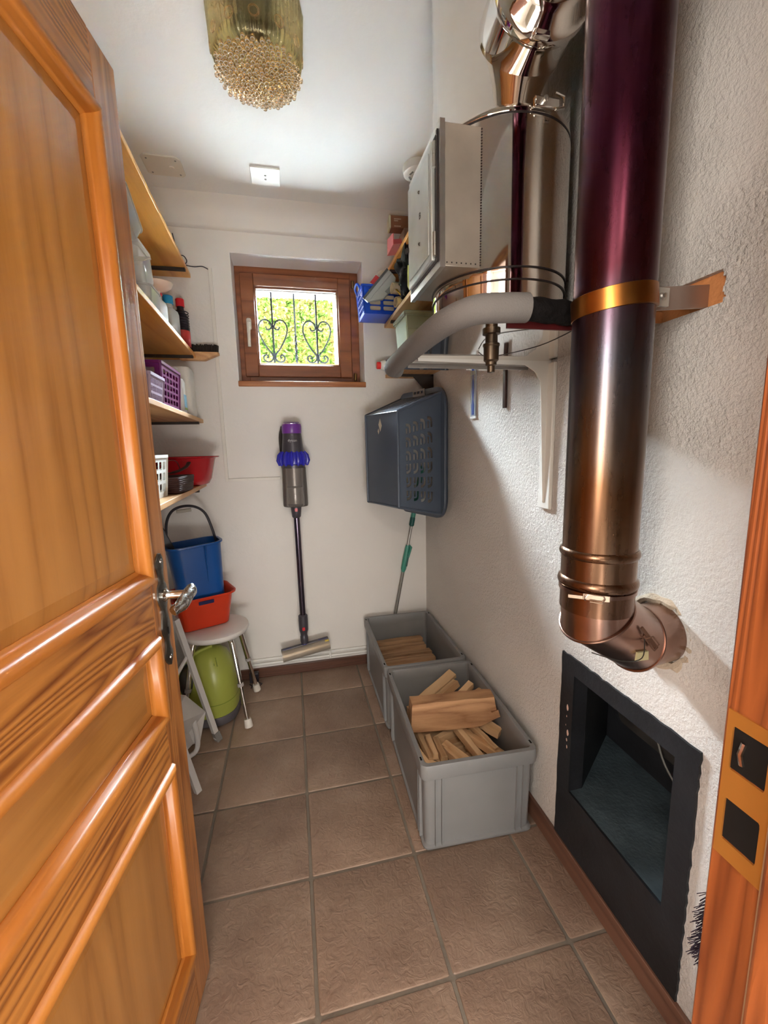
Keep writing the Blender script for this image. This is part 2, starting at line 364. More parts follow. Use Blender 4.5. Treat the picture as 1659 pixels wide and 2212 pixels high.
# back wall with the window recess (narrower opening on the outside)
bw = MB(); RX0, RX1, RZ0, RZ1 = -0.245, 0.430, 1.668, 2.303; OX0, OX1, OZ0, OZ1 = -0.150, 0.312, 1.815, 2.238
bw.box((XL-0.25, YB, -0.2), (1.4, 2.80, RZ0)); bw.box((XL-0.25, YB, RZ1), (1.4, 2.80, ZC))
bw.box((XL-0.25, YB, RZ0), (RX0, 2.80, RZ1)); bw.box((RX1, YB, RZ0), (1.4, 2.80, RZ1))
wb = obj('wall_back', bw, M_wall, kind='structure', smooth=0)
rv = MB(); e = 0.0015
rv.box((RX0, YB+0.001, RZ1-e), (RX1, 2.60, RZ1)); rv.box((RX0, YB+0.001, RZ0), (RX0+e, 2.60, RZ1)); rv.box((RX1-e, YB+0.001, RZ0), (RX1, 2.60, RZ1))
rv.box((RX0, 2.60, RZ0), (RX1, 2.80, OZ0)); rv.box((RX0, 2.60, OZ1), (RX1, 2.80, RZ1)); rv.box((RX0, 2.60, OZ0), (OX0, 2.80, OZ1)); rv.box((OX1, 2.60, OZ0), (RX1, 2.80, OZ1))
obj('reveal', rv, M_reveal, wb, smooth=0, label='bright white plastered window reveal')
cv = MB()
prof = [(2.38, 2.400), (2.358, 2.400), (2.350, 2.410), (2.349, 2.436), (2.335, 2.462), (2.30, 2.484), (2.25, 2.50), (2.38, 2.50)]
cv.add([(XL, y, z) for y, z in prof]+[(XR, y, z) for y, z in prof], [tuple(range(8)), tuple(range(15, 7, -1))]+[(i, (i+1) % 8, (i+1) % 8+8, i+8) for i in range(8)])
obj('trim_1', cv, M_wall, kind='structure', smooth=60, label='rounded plaster cove between ceiling and back wall')
# right wall with hatch opening and beam pocket
HY0, HY1, HZ0, HZ1 = 0.654, 0.985, 0.262, 0.644
PY0, PY1, PZ0, PZ1 = 0.640, 0.86, 1.562, 1.622
wr = MB(); xo = XR+0.04; g_ = 0.004; HY0 -= g_; HY1 += g_; HZ0 -= g_; HZ1 += g_
wr.box((XR, YF-0.2, -0.2), (xo, 2.45, HZ0)); wr.box((XR, YF-0.2, HZ1), (xo, 2.45, PZ0)); wr.box((XR, YF-0.2, PZ1), (xo, 2.45, ZC))
wr.box((XR, YF-0.2, HZ0), (xo, HY0, HZ1)); wr.box((XR, HY1, HZ0), (xo, 2.45, HZ1))
wr.box((XR, YF-0.2, PZ0), (xo, PY0, PZ1)); wr.box((XR, PY1, PZ0), (xo, 2.45, PZ1))
HY0 += g_; HY1 -= g_; HZ0 += g_; HZ1 -= g_
wrt = obj('wall_right', wr, M_rough, kind='structure', smooth=0)
wk = MB(); wk.box((xo, YF-0.2, -0.2), (1.4, HY0-0.03, ZC)); wk.box((xo, HY1+0.25, -0.2), (1.4, 2.45, ZC)); wk.box((xo, HY0-0.03, HZ1+0.06), (1.4, HY1+0.25, ZC)); wk.box((xo, HY0-0.03, -0.2), (1.4, HY1+0.25, HZ0-0.02))
wk.box((1.16, HY0-0.03, -0.2), (1.4, HY1+0.25, ZC))
obj('wall_core', wk, M_black, wrt, smooth=0, label='black painted wall thickness around the hatch recess')
# chipped plaster edge and raw beam in the pocket
be = MB().box((XR+0.012, PY0-0.001, PZ0), (XR+0.04, PY1, PZ1)); 
obj('beam', be.jitter(0.001, 60), M_beam, wrt, label='raw orange wooden beam showing in the wall pocket')
ch = MB()
for k in range(9):
    y = PY0+0.006+random.uniform(-.004, .004); z = PZ0+0.004+k*0.0068
    ch.cbox((XR+0.006, y-0.004, z), (0.014, random.uniform(.010, .022), 0.010), )
ch.add([(XR-0.001, PY0-0.03, PZ0-0.012), (XR-0.001, PY1, PZ0-0.012), (XR-0.001, PY1, PZ0), (XR-0.001, PY0-0.0, PZ0+0.002), (XR+0.014, PY1, PZ0+0.004), (XR+0.014, PY0, PZ0+0.006)], [(0, 1, 2, 3), (3, 2, 4, 5)])
obj('plaster_edge', ch.jitter(0.002, 90), M_rough, wrt, smooth=60)
# front wall with the door opening, and the hall behind the camera
JX = 0.354; HX = -0.375; DH = 2.04
wf = MB(); wf.box((XL-0.25, 0.05, -0.2), (HX-0.05, YF, ZC)); wf.box((JX+0.05, 0.05, -0.2), (XR+0.3, YF, ZC)); wf.box((HX-0.05, 0.05, DH+0.05), (JX+0.05, YF, ZC))
obj('wall_front', wf, M_wall, kind='structure', smooth=0)
hw = MB(); hw.box((-1.7, -2.4, -0.2), (-1.5, 0.06, ZC)); hw.box((1.2, -2.4, -0.2), (1.4, 0.06, ZC)); hw.box((-1.7, -2.4, -0.2), (1.4, -2.2, ZC)); hw.box((-1.7, 0.0, -0.2), (-0.95, 0.06, ZC)); hw.box((0.9, 0.0, -0.2), (1.3, 0.06, ZC))
hall = obj('wall_hall', hw, M_wall, kind='structure', smooth=0)
# baseboards
obj('baseboard_right', MB().box((XR-0.012, YF, 0.0), (XR, YB, 0.072)), M_base, kind='structure', bevel=0.002)
obj('baseboard_back', MB().box((XL, YB-0.014, 0.0), (XR, YB, 0.058)), wood('skirting_wood_back', (0.07, 0.03, 0.02), (0.12, 0.05, 0.03), 'X'), kind='structure', bevel=0.002)
obj('baseboard_left', MB().box((XL, YF, 0.0), (XL+0.014, YB, 0.062)), M_base, kind='structure', bevel=0.002)
# door lining: rebate strip and wider stop; strike plate
M_jambw = M_jamb
dj = thing('door_frame', 'orange varnished wooden door lining with a strike plate, at the doorway', 'door frame', (0, 0, 0), kind='structure')
dj.name = 'door_2'; del dj['category']
obj('jamb', MB().box((JX, 0.213, 0), (JX+0.05, 0.258, DH)), M_jambw, dj, bevel=0.002)
obj('stop', MB().box((JX-0.013, 0.03, 0), (JX+0.05, 0.210, DH)), M_jambw, dj, bevel=0.004)
obj('seal', MB().box((JX-0.006, 0.2098, 0), (JX+0.004, 0.2135, DH)), plain('seal', (0.30, 0.17, 0.09), 0.6), dj)
obj('jamb', MB().box((HX-0.05, 0.03, 0), (HX, 0.258, DH)), M_jambw, dj, bevel=0.002)
obj('head', MB().box((HX-0.05, 0.03, DH), (JX+0.05, 0.258, DH+0.05)), M_door_x, dj, bevel=0.002)
obj('architrave', MB().box((JX+0.02, 0.012, 0), (JX+0.11, 0.05, DH+0.09)), M_jambw, dj, bevel=0.004)
M_brassp = plain('brassy_strike', (0.55, 0.24, 0.05), 0.35, metal=0.7)
sy0, sy1, sz0, sz1 = 0.2155, 0.2545, 0.955, 1.093
sp_h = [rr2((0.2215-sy0)/(sy1-sy0), (zb-sz0)/(sz1-sz0), (0.2495-sy0)/(sy1-sy0), (zt-sz0)/(sz1-sz0), 0.03, 2) for zb, zt in ((0.972, 1.012), (1.040, 1.080))]
obj('strike_plate', MB().plate(UNIT, sp_h, [(JX-0.0008, sy0, sz0), (JX-0.0008, sy1, sz0), (JX-0.0008, sy1, sz1), (JX-0.0008, sy0, sz1)], 0.0016), M_brassp, dj, smooth=0)
for zb, zt in ((0.973, 1.011), (1.041, 1.079)):
    obj('keep_hole', MB().box((JX-0.0004, 0.222, zb), (JX+0.0006, 0.249, zt)), M_hole_shade, dj, smooth=0)
obj('latch_lip', MB().tube([(JX-0.001, 0.240, 1.050), (JX-0.003, 0.241, 1.060), (JX-0.001, 0.240, 1.070)], 0.0022, 8), M_chrome, dj)

# ------------------------------------------------------------------ door leaf (hinge side at local x = 0, free edge at x = W, panelled face towards -y)
W, DT, DZ = 0.715, 0.040, 2.012
free = Vector((-0.276, 0.961)); hng = Vector((-0.370, 0.961-0.709*1.0)); dvec = (free-hng).normalized()
hng = free-dvec*W
ang = math.atan2(dvec.y, dvec.x)
door = thing('door_1', 'orange varnished panelled wooden door standing open, iron lever handle', None, (hng.x, hng.y, 0.0), ang, kind='structure')
if 'category' in door: del door['category']
SW = 0.082
def dbox(name, x0, z0, x1, z1, mat, y0=0.0, y1=DT, bev=0.003): return obj(name, MB().box((x0, y0, z0), (x1, y1, z1)), mat, door, bevel=bev)
dbox('stile', W-SW, 0.008, W, DZ, M_door); dbox('stile', 0, 0.008, SW, DZ, M_door)
op = [(0.170, 0.655), (0.765, 0.945), (1.064, 1.893)]
rails = [(0.008, 0.170), (0.655, 0.765), (0.945, 1.064), (1.893, DZ)]
for a, b in rails: dbox('rail', SW, a, W-SW, b, M_door_x, y0=-0.0006)
for k, (a, b) in enumerate(op):
    mp_ = M_panel if k != 1 else M_panel_x
    x0, x1 = SW, W-SW; c = 0.032
    # moulding: mitred ring swept round the opening, convex lip then cove to the panel
    prof = [(-0.004, -0.001), (-0.002, -0.008), (0.004, -0.0115), (0.010, -0.0118), (0.016, -0.0095), (0.021, -0.003), (0.0235, 0.0045), (0.026, 0.007), (0.029, 0.0085), (c, 0.0095), (c, 0.02), (-0.004, 0.02)]
    def corner(o): return [(x0+o, a+o), (x1-o, a+o), (x1-o, b-o), (x0+o, b-o)]
    for s_, nm_m in ((0, M_mould_x), (1, M_mould), (2, M_mould_x), (3, M_mould)):
        mb = MB(); n = len(prof); vs = []
        for o_, d_ in prof:
            q = corner(o_); p1 = q[s_]; p2 = q[(s_+1) % 4]; vs += [(p1[0], d_, p1[1]), (p2[0], d_, p2[1])]
        fs = [(2*i, 2*i+1, 2*((i+1) % n)+1, 2*((i+1) % n)) for i in range(n)]+[tuple(2*i for i in range(n)), tuple(2*i+1 for i in range(n-1, -1, -1))]
        mb.add(vs, fs); obj('moulding', mb, nm_m, door, smooth=50)
    px0, px1, pa, pb = x0+c-0.006, x1-c+0.006, a+c-0.006, b-c+0.006; f_ = 0.030
    mb = MB(); A = [(px0, 0.012, pa), (px1, 0.012, pa), (px1, 0.012, pb), (px0, 0.012, pb)]; B = [(px0+f_, 0.0065, pa+f_), (px1-f_, 0.0065, pa+f_), (px1-f_, 0.0065, pb-f_), (px0+f_, 0.0065, pb-f_)]
    Cc = [(x, 0.03, z) for x, _, z in A]; mb.add(A+B+Cc, [(4, 5, 6, 7), (0, 1, 5, 4), (1, 2, 6, 5), (2, 3, 7, 6), (3, 0, 4, 7), (11, 10, 9, 8), (0, 8, 9, 1), (1, 9, 10, 2), (2, 10, 11, 3), (3, 11, 8, 0)])
    obj('panel', mb, mp_, door, smooth=0)
# handle plate (wavy forged outline) + lever
hx = W-0.042
out = []
for k in range(33):
    z = 0.868+k*(1.112-0.868)/32; t_ = k/32
    out.append((z, 0.0125+0.0045*math.sin(t_*PI*7)+0.003*math.sin(t_*PI)-(0.010 if k in (0, 32) else 0.004 if k in (1, 31) else 0)+(0.004 if 0.55 < t_ < 0.72 else 0)))
poly = [(hx+w_, z) for z, w_ in out]+[(hx-w_*0.92, z) for z, w_ in reversed(out)]
n = len(poly); mb = MB(); mb.add([(x, 0.0, z) for x, z in poly]+[(x, -0.0035, z) for x, z in poly]+[(hx+(x-hx)*0.6, -0.006, z) for x, z in poly],
    [(i, (i+1) % n, (i+1) % n+n, i+n) for i in range(n)]+[(i+n, (i+1) % n+n, (i+1) % n+2*n, i+2*n) for i in range(n)]+[(2*n+i, 2*n+i+1, 2*n+n-2-i, 2*n+n-1-i) for i in range(n//2-1)])
pl = obj('handle_plate', mb.jitter(0.0012, 60), M_iron, door, smooth=40, label='dark forged iron handle plate')
for z in (0.885, 1.096): obj('screw', MB().sphere((hx, -0.006, z), 0.005, 10, 6, (1, .6, 1)), M_pewter, pl)
obj('keyhole', MB().loft([(0.0022, 0.008, -0.0002, 0.002), (0.0022, 0.008, 0.0004, 0.002)], T(hx, -0.0066, 0.945) @ Rx(90)), M_hole_shade, pl)
hd = obj('handle', MB().lathe([(0.014, 0), (0.0145, 0.005), (0.0105, 0.008), (0.0085, 0.011), (0.0090, 0.030), (0.0090, 0.047), (0.0105, 0.049), (0.0085, 0.052)], 24, T(hx, -0.004, 1.023) @ Rx(90)), M_chrome, door, label='polished metal lever handle with hammered grip')
gp = MB().tube(smoothpath([(hx+0.014, -0.056, 1.034), (hx+0.002, -0.058, 1.028), (hx-0.018, -0.058, 1.021), (hx-0.038, -0.056, 1.016), (hx-0.056, -0.052, 1.012), (hx-0.066, -0.048, 1.010)], 6), [0.008+0.0075*math.sin(min(1, i/12)*PI/2)-(0.0075*(i/30)**2) for i in range(31)], 16)
obj('grip', gp.jitter(0.003, 55), M_pewter, hd)
for z in (0.25, 1.75): obj('hinge', MB().lathe([(0.008, z-0.05), (0.008, z+0.05)], 12, T(-0.004, -0.004, 0)), M_iron, door)

# ------------------------------------------------------------------ window
win = tag(bpy.data.objects.new('window_1', None), 'small brown wooden tilt window with white handle in the back wall', None, None, 'structure'); COL.objects.link(win)
FY = 2.53
def frame_ring(name, x0, z0, x1, z1, l, b, r, t_, y0, y1, mat, parent, bev=0.003):
    mb = MB(); mb.box((x0, y0, z0), (x0+l, y1, z1)); mb.box((x1-r, y0, z0), (x1, y1, z1)); mb.box((x0+l, y0, z0), (x1-r, y1, z0+b)); mb.box((x0+l, y0, z1-t_), (x1-r, y1, z1))
    return obj(name, mb, mat, parent, bevel=bev)
frame_ring('window_frame', RX0+e, 1.700, RX1-e, RZ1-e, 0.045, 0.045, 0.045, 0.055, FY+0.004, FY+0.07, M_win, win)
sx0, sx1, sz0_, sz1_ = -0.218, 0.380, 1.723, 2.264
for nm, a, b, mt in (('sash_stile', (sx0, FY-0.014, sz0_), (sx0+0.070, FY+0.045, sz1_), None), ('sash_stile', (sx1-0.068, FY-0.014, sz0_), (sx1, FY+0.045, sz1_), None),
                 ('sash_rail', (sx0+0.070, FY-0.0135, sz0_), (sx1-0.068, FY+0.045, sz0_+0.066), None), ('sash_rail', (sx0+0.070, FY-0.0135, sz1_-0.062), (sx1-0.068, FY+0.045, sz1_), None)):
    obj(nm, MB().box(a, b), M_win, win, bevel=0.004)
frame_ring('glazing_bead', sx0+0.066, sz0_+0.062, sx1-0.064, sz1_-0.058, 0.012, 0.012, 0.012, 0.012, FY+0.004, FY+0.02, M_win, win, 0.003)
def pane_mat():
    m, t, b = nt('window_glass'); t.nodes.remove(b)
    tr = t.nodes.new('ShaderNodeBsdfTransparent'); tr.inputs[0].default_value = (0.96, 0.98, 0.97, 1); gl = N(t, 'ShaderNodeBsdfGlossy', Roughness=0.0)
    mx = t.nodes.new('ShaderNodeMixShader'); fr = N(t, 'ShaderNodeFresnel', IOR=1.45); t.links.new(fr.outputs[0], mx.inputs[0])
    t.links.new(tr.outputs[0], mx.inputs[1]); t.links.new(gl.outputs[0], mx.inputs[2]); t.links.new(mx.outputs[0], t.nodes['Material Output'].inputs['Surface']); return m
gm = pane_mat()
obj('pane', MB().box((sx0+0.07, FY+0.022, sz0_+0.066), (sx1-0.068, FY+0.026, sz1_-0.062)), gm, win, smooth=0)
obj('spacer', MB().box((sx0+0.078, FY+0.021, sz1_-0.076), (sx1-0.074, FY+0.030, sz1_-0.070)), M_white, win)
hb = obj('window_handle', MB().loft([(0.013, 0.030, 0, 0.01), (0.013, 0.030, 0.010, 0.01), (0.011, 0.027, 0.013, 0.01)], T(-0.183, FY-0.014, 2.000) @ Rx(90)), M_cream, win, label='white window handle')
obj('lever', MB().tube(smoothpath([(-0.183, FY-0.026, 2.000), (-0.183, FY-0.045, 1.998), (-0.184, FY-0.050, 1.985), (-0.185, FY-0.050, 1.93), (-0.186, FY-0.048, 1.875)], 5), [0.010]*8+[0.0095]*6+[0.0085]*7, 10), M_cream, hb)
M_brass = plain('aged_brass', (0.30, 0.20, 0.08), 0.35, metal=1)
for z in (2.236, 1.728): obj('hinge', MB().lathe([(0.008, z-0.02), (0.009, z-0.018), (0.009, z+0.018), (0.008, z+0.02)], 12, T(0.398, FY-0.006, 0)), M_brass, win)
M_sill = wood('sill_wood', (0.28, 0.085, 0.022), (0.42, 0.15, 0.045), 'X', ring=8)
obj('window_sill', MB().box((-0.247, 2.368, 1.650), (0.432, FY+0.004, 1.678)), M_sill, win, bevel=0.003)

# iron grille with hearts in the outer opening
gr = thing('window_grille', 'black wrought iron window grille with heart scrolls outside the window', 'grille', (0, 2.72, OZ0))
def gb(name, x, tw=False):
    mb = MB()
    if tw:
        mb.tube([(x, 2.72, OZ0), (x, 2.72, OZ1)], 0.0052, 4)
        for k in range(14):
            a = k*0.7; z = 1.85+k*0.011
            mb.cbox((0, 0, 0), (0.0115, 0.0115, 0.010), T(x, 2.72, z) @ Rz(k*22))
    else: mb.box((x-0.005, 2.714, OZ0), (x+0.005, 2.726, OZ1))
    o = obj(name, mb, M_gril, gr, smooth=0); o.matrix_parent_inverse = gr.matrix_world.inverted() if False else Matrix.Translation((0, -2.72, -OZ0)); return o
gb('bar', -0.063); gb('bar', 0.069, True); gb('bar', 0.198)
def inv(o): o.matrix_parent_inverse = Matrix.Translation((0, -2.72, -OZ0)); return o
for cx in (-0.063, 0.198):
    for s_ in (-1, 1):
        pts = []
        for k in range(15):      # top curl beside the bar
            a = PI*1.9-k/14*PI*1.55; r = 0.009+0.013*k/14
            pts.append((cx+s_*(0.030+r*math.cos(a)*-1), 2.048+r*math.sin(a)*1.0))
        pts = [(cx+s_*0.012, 2.055), (cx+s_*0.010, 2.036), (cx+s_*0.022, 2.026), (cx+s_*0.038, 2.034), (cx+s_*0.036, 2.050)][::-1]
        up_ = [(cx+s_*0.010, 2.050), (cx+s_*0.020, 2.074), (cx+s_*0.046, 2.085), (cx+s_*0.074, 2.068), (cx+s_*0.084, 2.030), (cx+s_*0.072, 1.985), (cx+s_*0.040, 1.925), (cx+s_*0.016, 1.895), (cx+s_*0.006, 1.875)]
        path = [(cx+s_*0.040, 2.046), (cx+s_*0.034, 2.032), (cx+s_*0.020, 2.030), (cx+s_*0.008, 2.044)]+up_[1:]
        inv(obj('scroll', MB().tube(smoothpath([(x, 2.72, z) for x, z in path], 6), 0.0048, 6), M_gril, gr))
        path = [(cx+s_*0.006, 1.885), (cx+s_*0.010, 1.858), (cx+s_*0.030, 1.842), (cx+s_*0.056, 1.850), (cx+s_*0.062, 1.872), (cx+s_*0.046, 1.884), (cx+s_*0.036, 1.872), (cx+s_*0.044, 1.864)]
        inv(obj('scroll', MB().tube(smoothpath([(x, 2.72, z) for x, z in path], 6), 0.0048, 6), M_gril, gr))
    for z in (2.046, 1.886): inv(obj('collar', MB().cbox((cx, 2.72, z), (0.020, 0.016, 0.014)), M_gril, gr, bevel=0.002))

# outside: paving, hedge
obj('ground_outside', MB().box((-4, 2.80, 1.55), (5, 9, 1.62)), plain('pale_concrete', (0.27, 0.265, 0.25), 1.0, spec=0.0, var=0.1), kind='structure', smooth=0)
def hedge_mat():
    m, t, b = nt('hedge_leaves'); v = coords(t); n = N(t, 'ShaderNodeTexNoise', Scale=14.0, Detail=4.0); t.links.new(v, n.inputs['Vector'])
    r = ramp(t, n.outputs['Fac'], [(0.34, (0.0015, 0.004, 0.0006)), (0.44, (0.009, 0.0155, 0.0022)), (0.54, (0.022, 0.0225, 0.0045)), (0.66, (0.017, 0.0095, 0.003))])
    t.links.new(r.outputs[0], b.inputs['Base Color']); b.inputs['Roughness'].default_value = 1.0; b.inputs['Specular IOR Level'].default_value = 0.0; return m
hg = MB(); rnd = random.Random(3)
hg.box((-3.5, 4.36, 1.60), (4.5, 5.1, 2.74))
def leaf(cx, cy, cz, sz):
    q = Matrix.Rotation(rnd.uniform(0, 6.28), 4, Vector((rnd.uniform(-1, 1), rnd.uniform(-1, 1), rnd.uniform(-1, 1))).normalized())
    hg.add([(-0.5*sz, 0, 0), (0, -0.28*sz, 0.04*sz), (0.6*sz, 0, 0), (0, 0.28*sz, 0.04*sz)], [(0, 1, 2, 3)], T(cx, cy, cz) @ q)
for k in range(15000): leaf(rnd.uniform(-0.9, 1.4), rnd.uniform(4.22, 4.40), rnd.uniform(1.75, 2.78), rnd.uniform(0.025, 0.05))
for k in range(5000): leaf(rnd.uniform(-3.5, 4.5), rnd.uniform(4.22, 5.1), rnd.choice([rnd.uniform(1.62, 2.8), rnd.uniform(2.70, 2.82)]), rnd.uniform(0.05, 0.10))
obj('hedge', hg, hedge_mat(), label='sunlit yellow-green clipped hedge outside beyond the window', cat='hedge', kind='stuff', smooth=0)

# ------------------------------------------------------------------ ceiling fittings
lamp = thing('ceiling_lamp', 'amber bubble glass ceiling lamp with ribbed drum side', 'lamp', (-0.028, 1.350, ZC))
def glass(name, col, rough=0.03, ior=1.42):
    m, t, b = nt(name); g = N(t, 'ShaderNodeBsdfGlass', Roughness=rough, IOR=ior); g.inputs['Color'].default_value = (*col, 1)
    v = coords(t); n_ = N(t, 'ShaderNodeTexNoise', Scale=70.0, Detail=2.0); t.links.new(v, n_.inputs['Vector'])
    bp = t.nodes.new('ShaderNodeBump'); bp.inputs['Distance'].default_value = 0.0015; t.links.new(n_.outputs['Fac'], bp.inputs['Height']); t.links.new(bp.outputs[0], g.inputs['Normal'])
    tr = t.nodes.new('ShaderNodeBsdfTransparent'); tr.inputs[0].default_value = (*col, 1)
    mx = t.nodes.new('ShaderNodeMixShader'); mx.inputs[0].default_value = 0.75
    t.links.new(tr.outputs[0], mx.inputs[1]); t.links.new(g.outputs[0], mx.inputs[2]); t.links.new(mx.outputs[0], t.nodes['Material Output'].inputs['Surface']); return m
M_amber = glass('amber_glass', (0.96, 0.90, 0.72))
M_amber2 = glass('amber_bubble_glass', (1.0, 0.90, 0.78), 0.02, 1.5)
R_ = 0.118; mb = MB(); seg = 240; vs = []; fs = []
pf = [(R_+0.004, 0.0), (R_+0.006, -0.02), (R_, -0.12), (R_-0.006, -0.148), (R_-0.022, -0.160), (R_*0.6, -0.168), (0.001, -0.172)]
pf = pf+[(0.001, -0.168), (R_*0.6, -0.164), (R_-0.024, -0.156), (R_-0.010, -0.146), (R_-0.005, -0.12), (R_+0.001, -0.02), (R_-0.001, 0.0)]
for i, (r, z) in enumerate(pf):
    for k in range(seg):
        a = 2*PI*k/seg; rib = (0.0024*math.sin(k*PI/2)+0.0014*math.sin(k*0.43)) if (1 <= i <= 3) else 0
        vs.append(((r+rib)*math.cos(a), (r+rib)*math.sin(a), z))
for i in range(len(pf)-1):
    for k in range(seg): fs.append((i*seg+k, i*seg+(k+1) % seg, (i+1)*seg+(k+1) % seg, (i+1)*seg+k))
mb.add(vs, fs); obj('glass_drum', mb, M_amber, lamp, smooth=60)
mb = MB(); mb2 = MB(); rnd = random.Random(5); ga = PI*(3-math.sqrt(5))
for k in range(235):
    r = R_*0.97*math.sqrt((k+0.5)/235); a = k*ga; zz = -0.1735+0.010*(r/R_)**4
    rr_ = 0.0058+rnd.uniform(-0.001, 0.0015)
    mb.sphere((r*math.cos(a), r*math.sin(a), zz-0.002), rr_, 10, 6, (1, 1, 1.1))
    mb2.tube([(r*math.cos(a)+rr_*0.75*math.cos(q), r*math.sin(a)+rr_*0.75*math.sin(q), zz-rr_*0.95) for q in [j*PI/4 for j in range(9)]], 0.0012, 5, caps=False)
obj('glass_bubbles', mb, M_amber2, lamp, smooth=60, kind='stuff')
obj('bubble_glints', mb2, plain('glint_rim', (0.95, 0.86, 0.74), 0.06, metal=0.6, coat=1.0), lamp, kind='stuff')  # pale metallic rings stand in for the sparkle on the bubbles
for k in range(12):
    a = k*PI/6; 
    obj('glass_boss', MB().tube([((R_+0.002)*math.cos(a)-0.012*math.sin(a)*math.cos(q), (R_+0.002)*math.sin(a)+0.012*math.cos(a)*math.cos(q), -0.120+0.012*math.sin(q)) for q in [j*PI/6 for j in range(13)]], 0.0022, 6, caps=False), M_amber2, lamp)
obj('ceiling_pan', MB().lathe([(0.10, 0.0), (0.10, -0.012), (0.095, -0.016), (0.001, -0.016)], 40), plain('pale_pan', (0.50, 0.46, 0.38), 0.4), lamp)
bl = obj('bulb', MB().lathe([(0.001, -0.12), (0.018, -0.116), (0.028, -0.098), (0.028, -0.082), (0.016, -0.055), (0.014, -0.040), (0.014, -0.016)], 20), plain('frosted_bulb', (0.92, 0.90, 0.86), 0.25), lamp)

cp = thing('access_cover', 'cream ceiling cover plate with chamfered corners, nearer the left shelves', 'cover plate', (-0.449, 2.085, ZC))
oc = [(-0.075, -0.050), (-0.060, -0.066), (0.060, -0.066), (0.075, -0.050), (0.075, 0.050), (0.060, 0.064), (-0.060, 0.064), (-0.075, 0.050)]
obj('plate', MB().prism(oc, -0.007, 0), M_cream, cp, bevel=0.002)
for x, y in ((-0.055, -0.045), (0.055, -0.045), (-0.055, 0.045), (0.055, 0.045)): obj('screw', MB().lathe([(0.004, 0), (0.003, -0.0015)], 10, T(x, y, -0.007)), plain('screw_grey', (0.25, 0.24, 0.22), 0.5), cp)
obj('knock_out', MB().lathe([(0.010, 0), (0.009, -0.003), (0.001, -0.003)], 20, T(0.030, 0.0, -0.007)), M_cream, cp)
cp = thing('junction_cover', 'flat white square ceiling cover plate in the middle, above the window', 'cover plate', (-0.040, 2.080, ZC))
obj('plate', MB().loft([(0.062, 0.060, -0.008, 0.004), (0.062, 0.060, 0, 0.004)]), M_white, cp, bevel=0.002)
for y in (-0.012, 0.014): obj('screw', MB().lathe([(0.005, 0), (0.004, -0.002)], 10, T(0, y, -0.008)), plain('screw_grey', (0.25, 0.24, 0.22), 0.5), cp)
sd = thing('smoke_detector', 'round white smoke detector on the ceiling behind the steel chimney', 'smoke detector', (0.598, 1.905, ZC))
obj('housing', MB().lathe([(0.062, 0), (0.064, -0.012), (0.060, -0.030), (0.052, -0.036), (0.001, -0.038)], 40), M_white, sd)
for k in range(6):
    a = k*PI/3+0.4; obj('slot', MB().loft([(0.012, 0.004, -0.0385, 0.004), (0.012, 0.004, -0.0365, 0.004)], T(0.034*math.cos(a), 0.034*math.sin(a), 0) @ Rz(math.degrees(a)+90)), plain('slot_grey', (0.30, 0.28, 0.26), 0.6), sd)

# ------------------------------------------------------------------ chimney: big polished cylinder, inspection box, tee
CX, CY, CR = 0.580, 1.135, 0.176
ch = thing('steel_chimney', 'large polished stainless steel chimney cylinder with inspection box on the right wall', 'chimney', (CX, CY, 1.585))
Z = lambda z: z-1.585
obj('lower_section', MB().lathe([(CR-0.004, Z(1.587)), (CR-0.004, Z(1.703)), (CR-0.002, Z(1.706)), (CR-0.002, Z(1.730))], 96), M_mirror, ch, smooth=50)
obj('barrel', MB().lathe([(CR-0.006, Z(1.7305)), (CR, Z(1.734)), (CR, Z(2.050))], 96), M_mirror, ch, smooth=50)
obj('upper_section', MB().lathe([(CR-0.003, Z(2.054)), (CR-0.001, Z(2.056)), (CR-0.001, Z(2.070)), (CR-0.003, Z(2.073)), (CR-0.003, Z(2.50))], 96), M_mirror, ch, smooth=50)
M_seam = plain('seam', (0.05, 0.04, 0.04), 0.4, metal=0.6)
for z, hgt in ((1.7045, 0.0016), (1.7322, 0.0016), (2.052, 0.0022)): obj('seam', MB().lathe([(CR-0.0003, Z(z-hgt)), (CR+0.0008, Z(z-hgt)), (CR+0.0008, Z(z+hgt)), (CR-0.0003, Z(z+hgt))], 96), M_seam, ch)
# box
BX0, BX1, BYa, BYb, BZ0, BZ1 = 0.372, 0.470, 1.000, 1.240, 1.737, 2.037
bxr = MB(); bxr.box((BX0+0.006-CX, BYa-CY, Z(BZ0)), (BX1+0.02-CX, BYb-CY, Z(BZ1)))
bo = obj('inspection_box', bxr, plain('satin_stainless', (0.50, 0.44, 0.37), 0.42, metal=0.6, var=0.12), ch, bevel=0.0015)
fl_ = MB()
fh = [rr2(0.10, 0.09, 0.90, 0.91, 0.01, 1)]
fl_.plate(UNIT, fh, [(BX0-CX, BYb-CY+0.004, Z(BZ0)-0.004), (BX0-CX, BYa-CY-0.004, Z(BZ0)-0.004), (BX0-CX, BYa-CY-0.004, Z(BZ1)+0.004), (BX0-CX, BYb-CY+0.004, Z(BZ1)+0.004)], 0.012)
obj('box_frame', fl_, M_steel, bo, smooth=0)
obj('door_gap', MB().box((BX0-0.0075-CX, BYa+0.022-CY, Z(BZ0)+0.014), (BX0-0.0062-CX, BYb-0.006-CY, Z(BZ1)-0.014)), M_seam, bo)
obj('hinge_rail', MB().box((BX0-0.0100-CX, BYa+0.006-CY, Z(BZ0)+0.012), (BX0-0.0062-CX, BYa+0.013-CY, Z(BZ1)-0.012)), M_seam, bo)
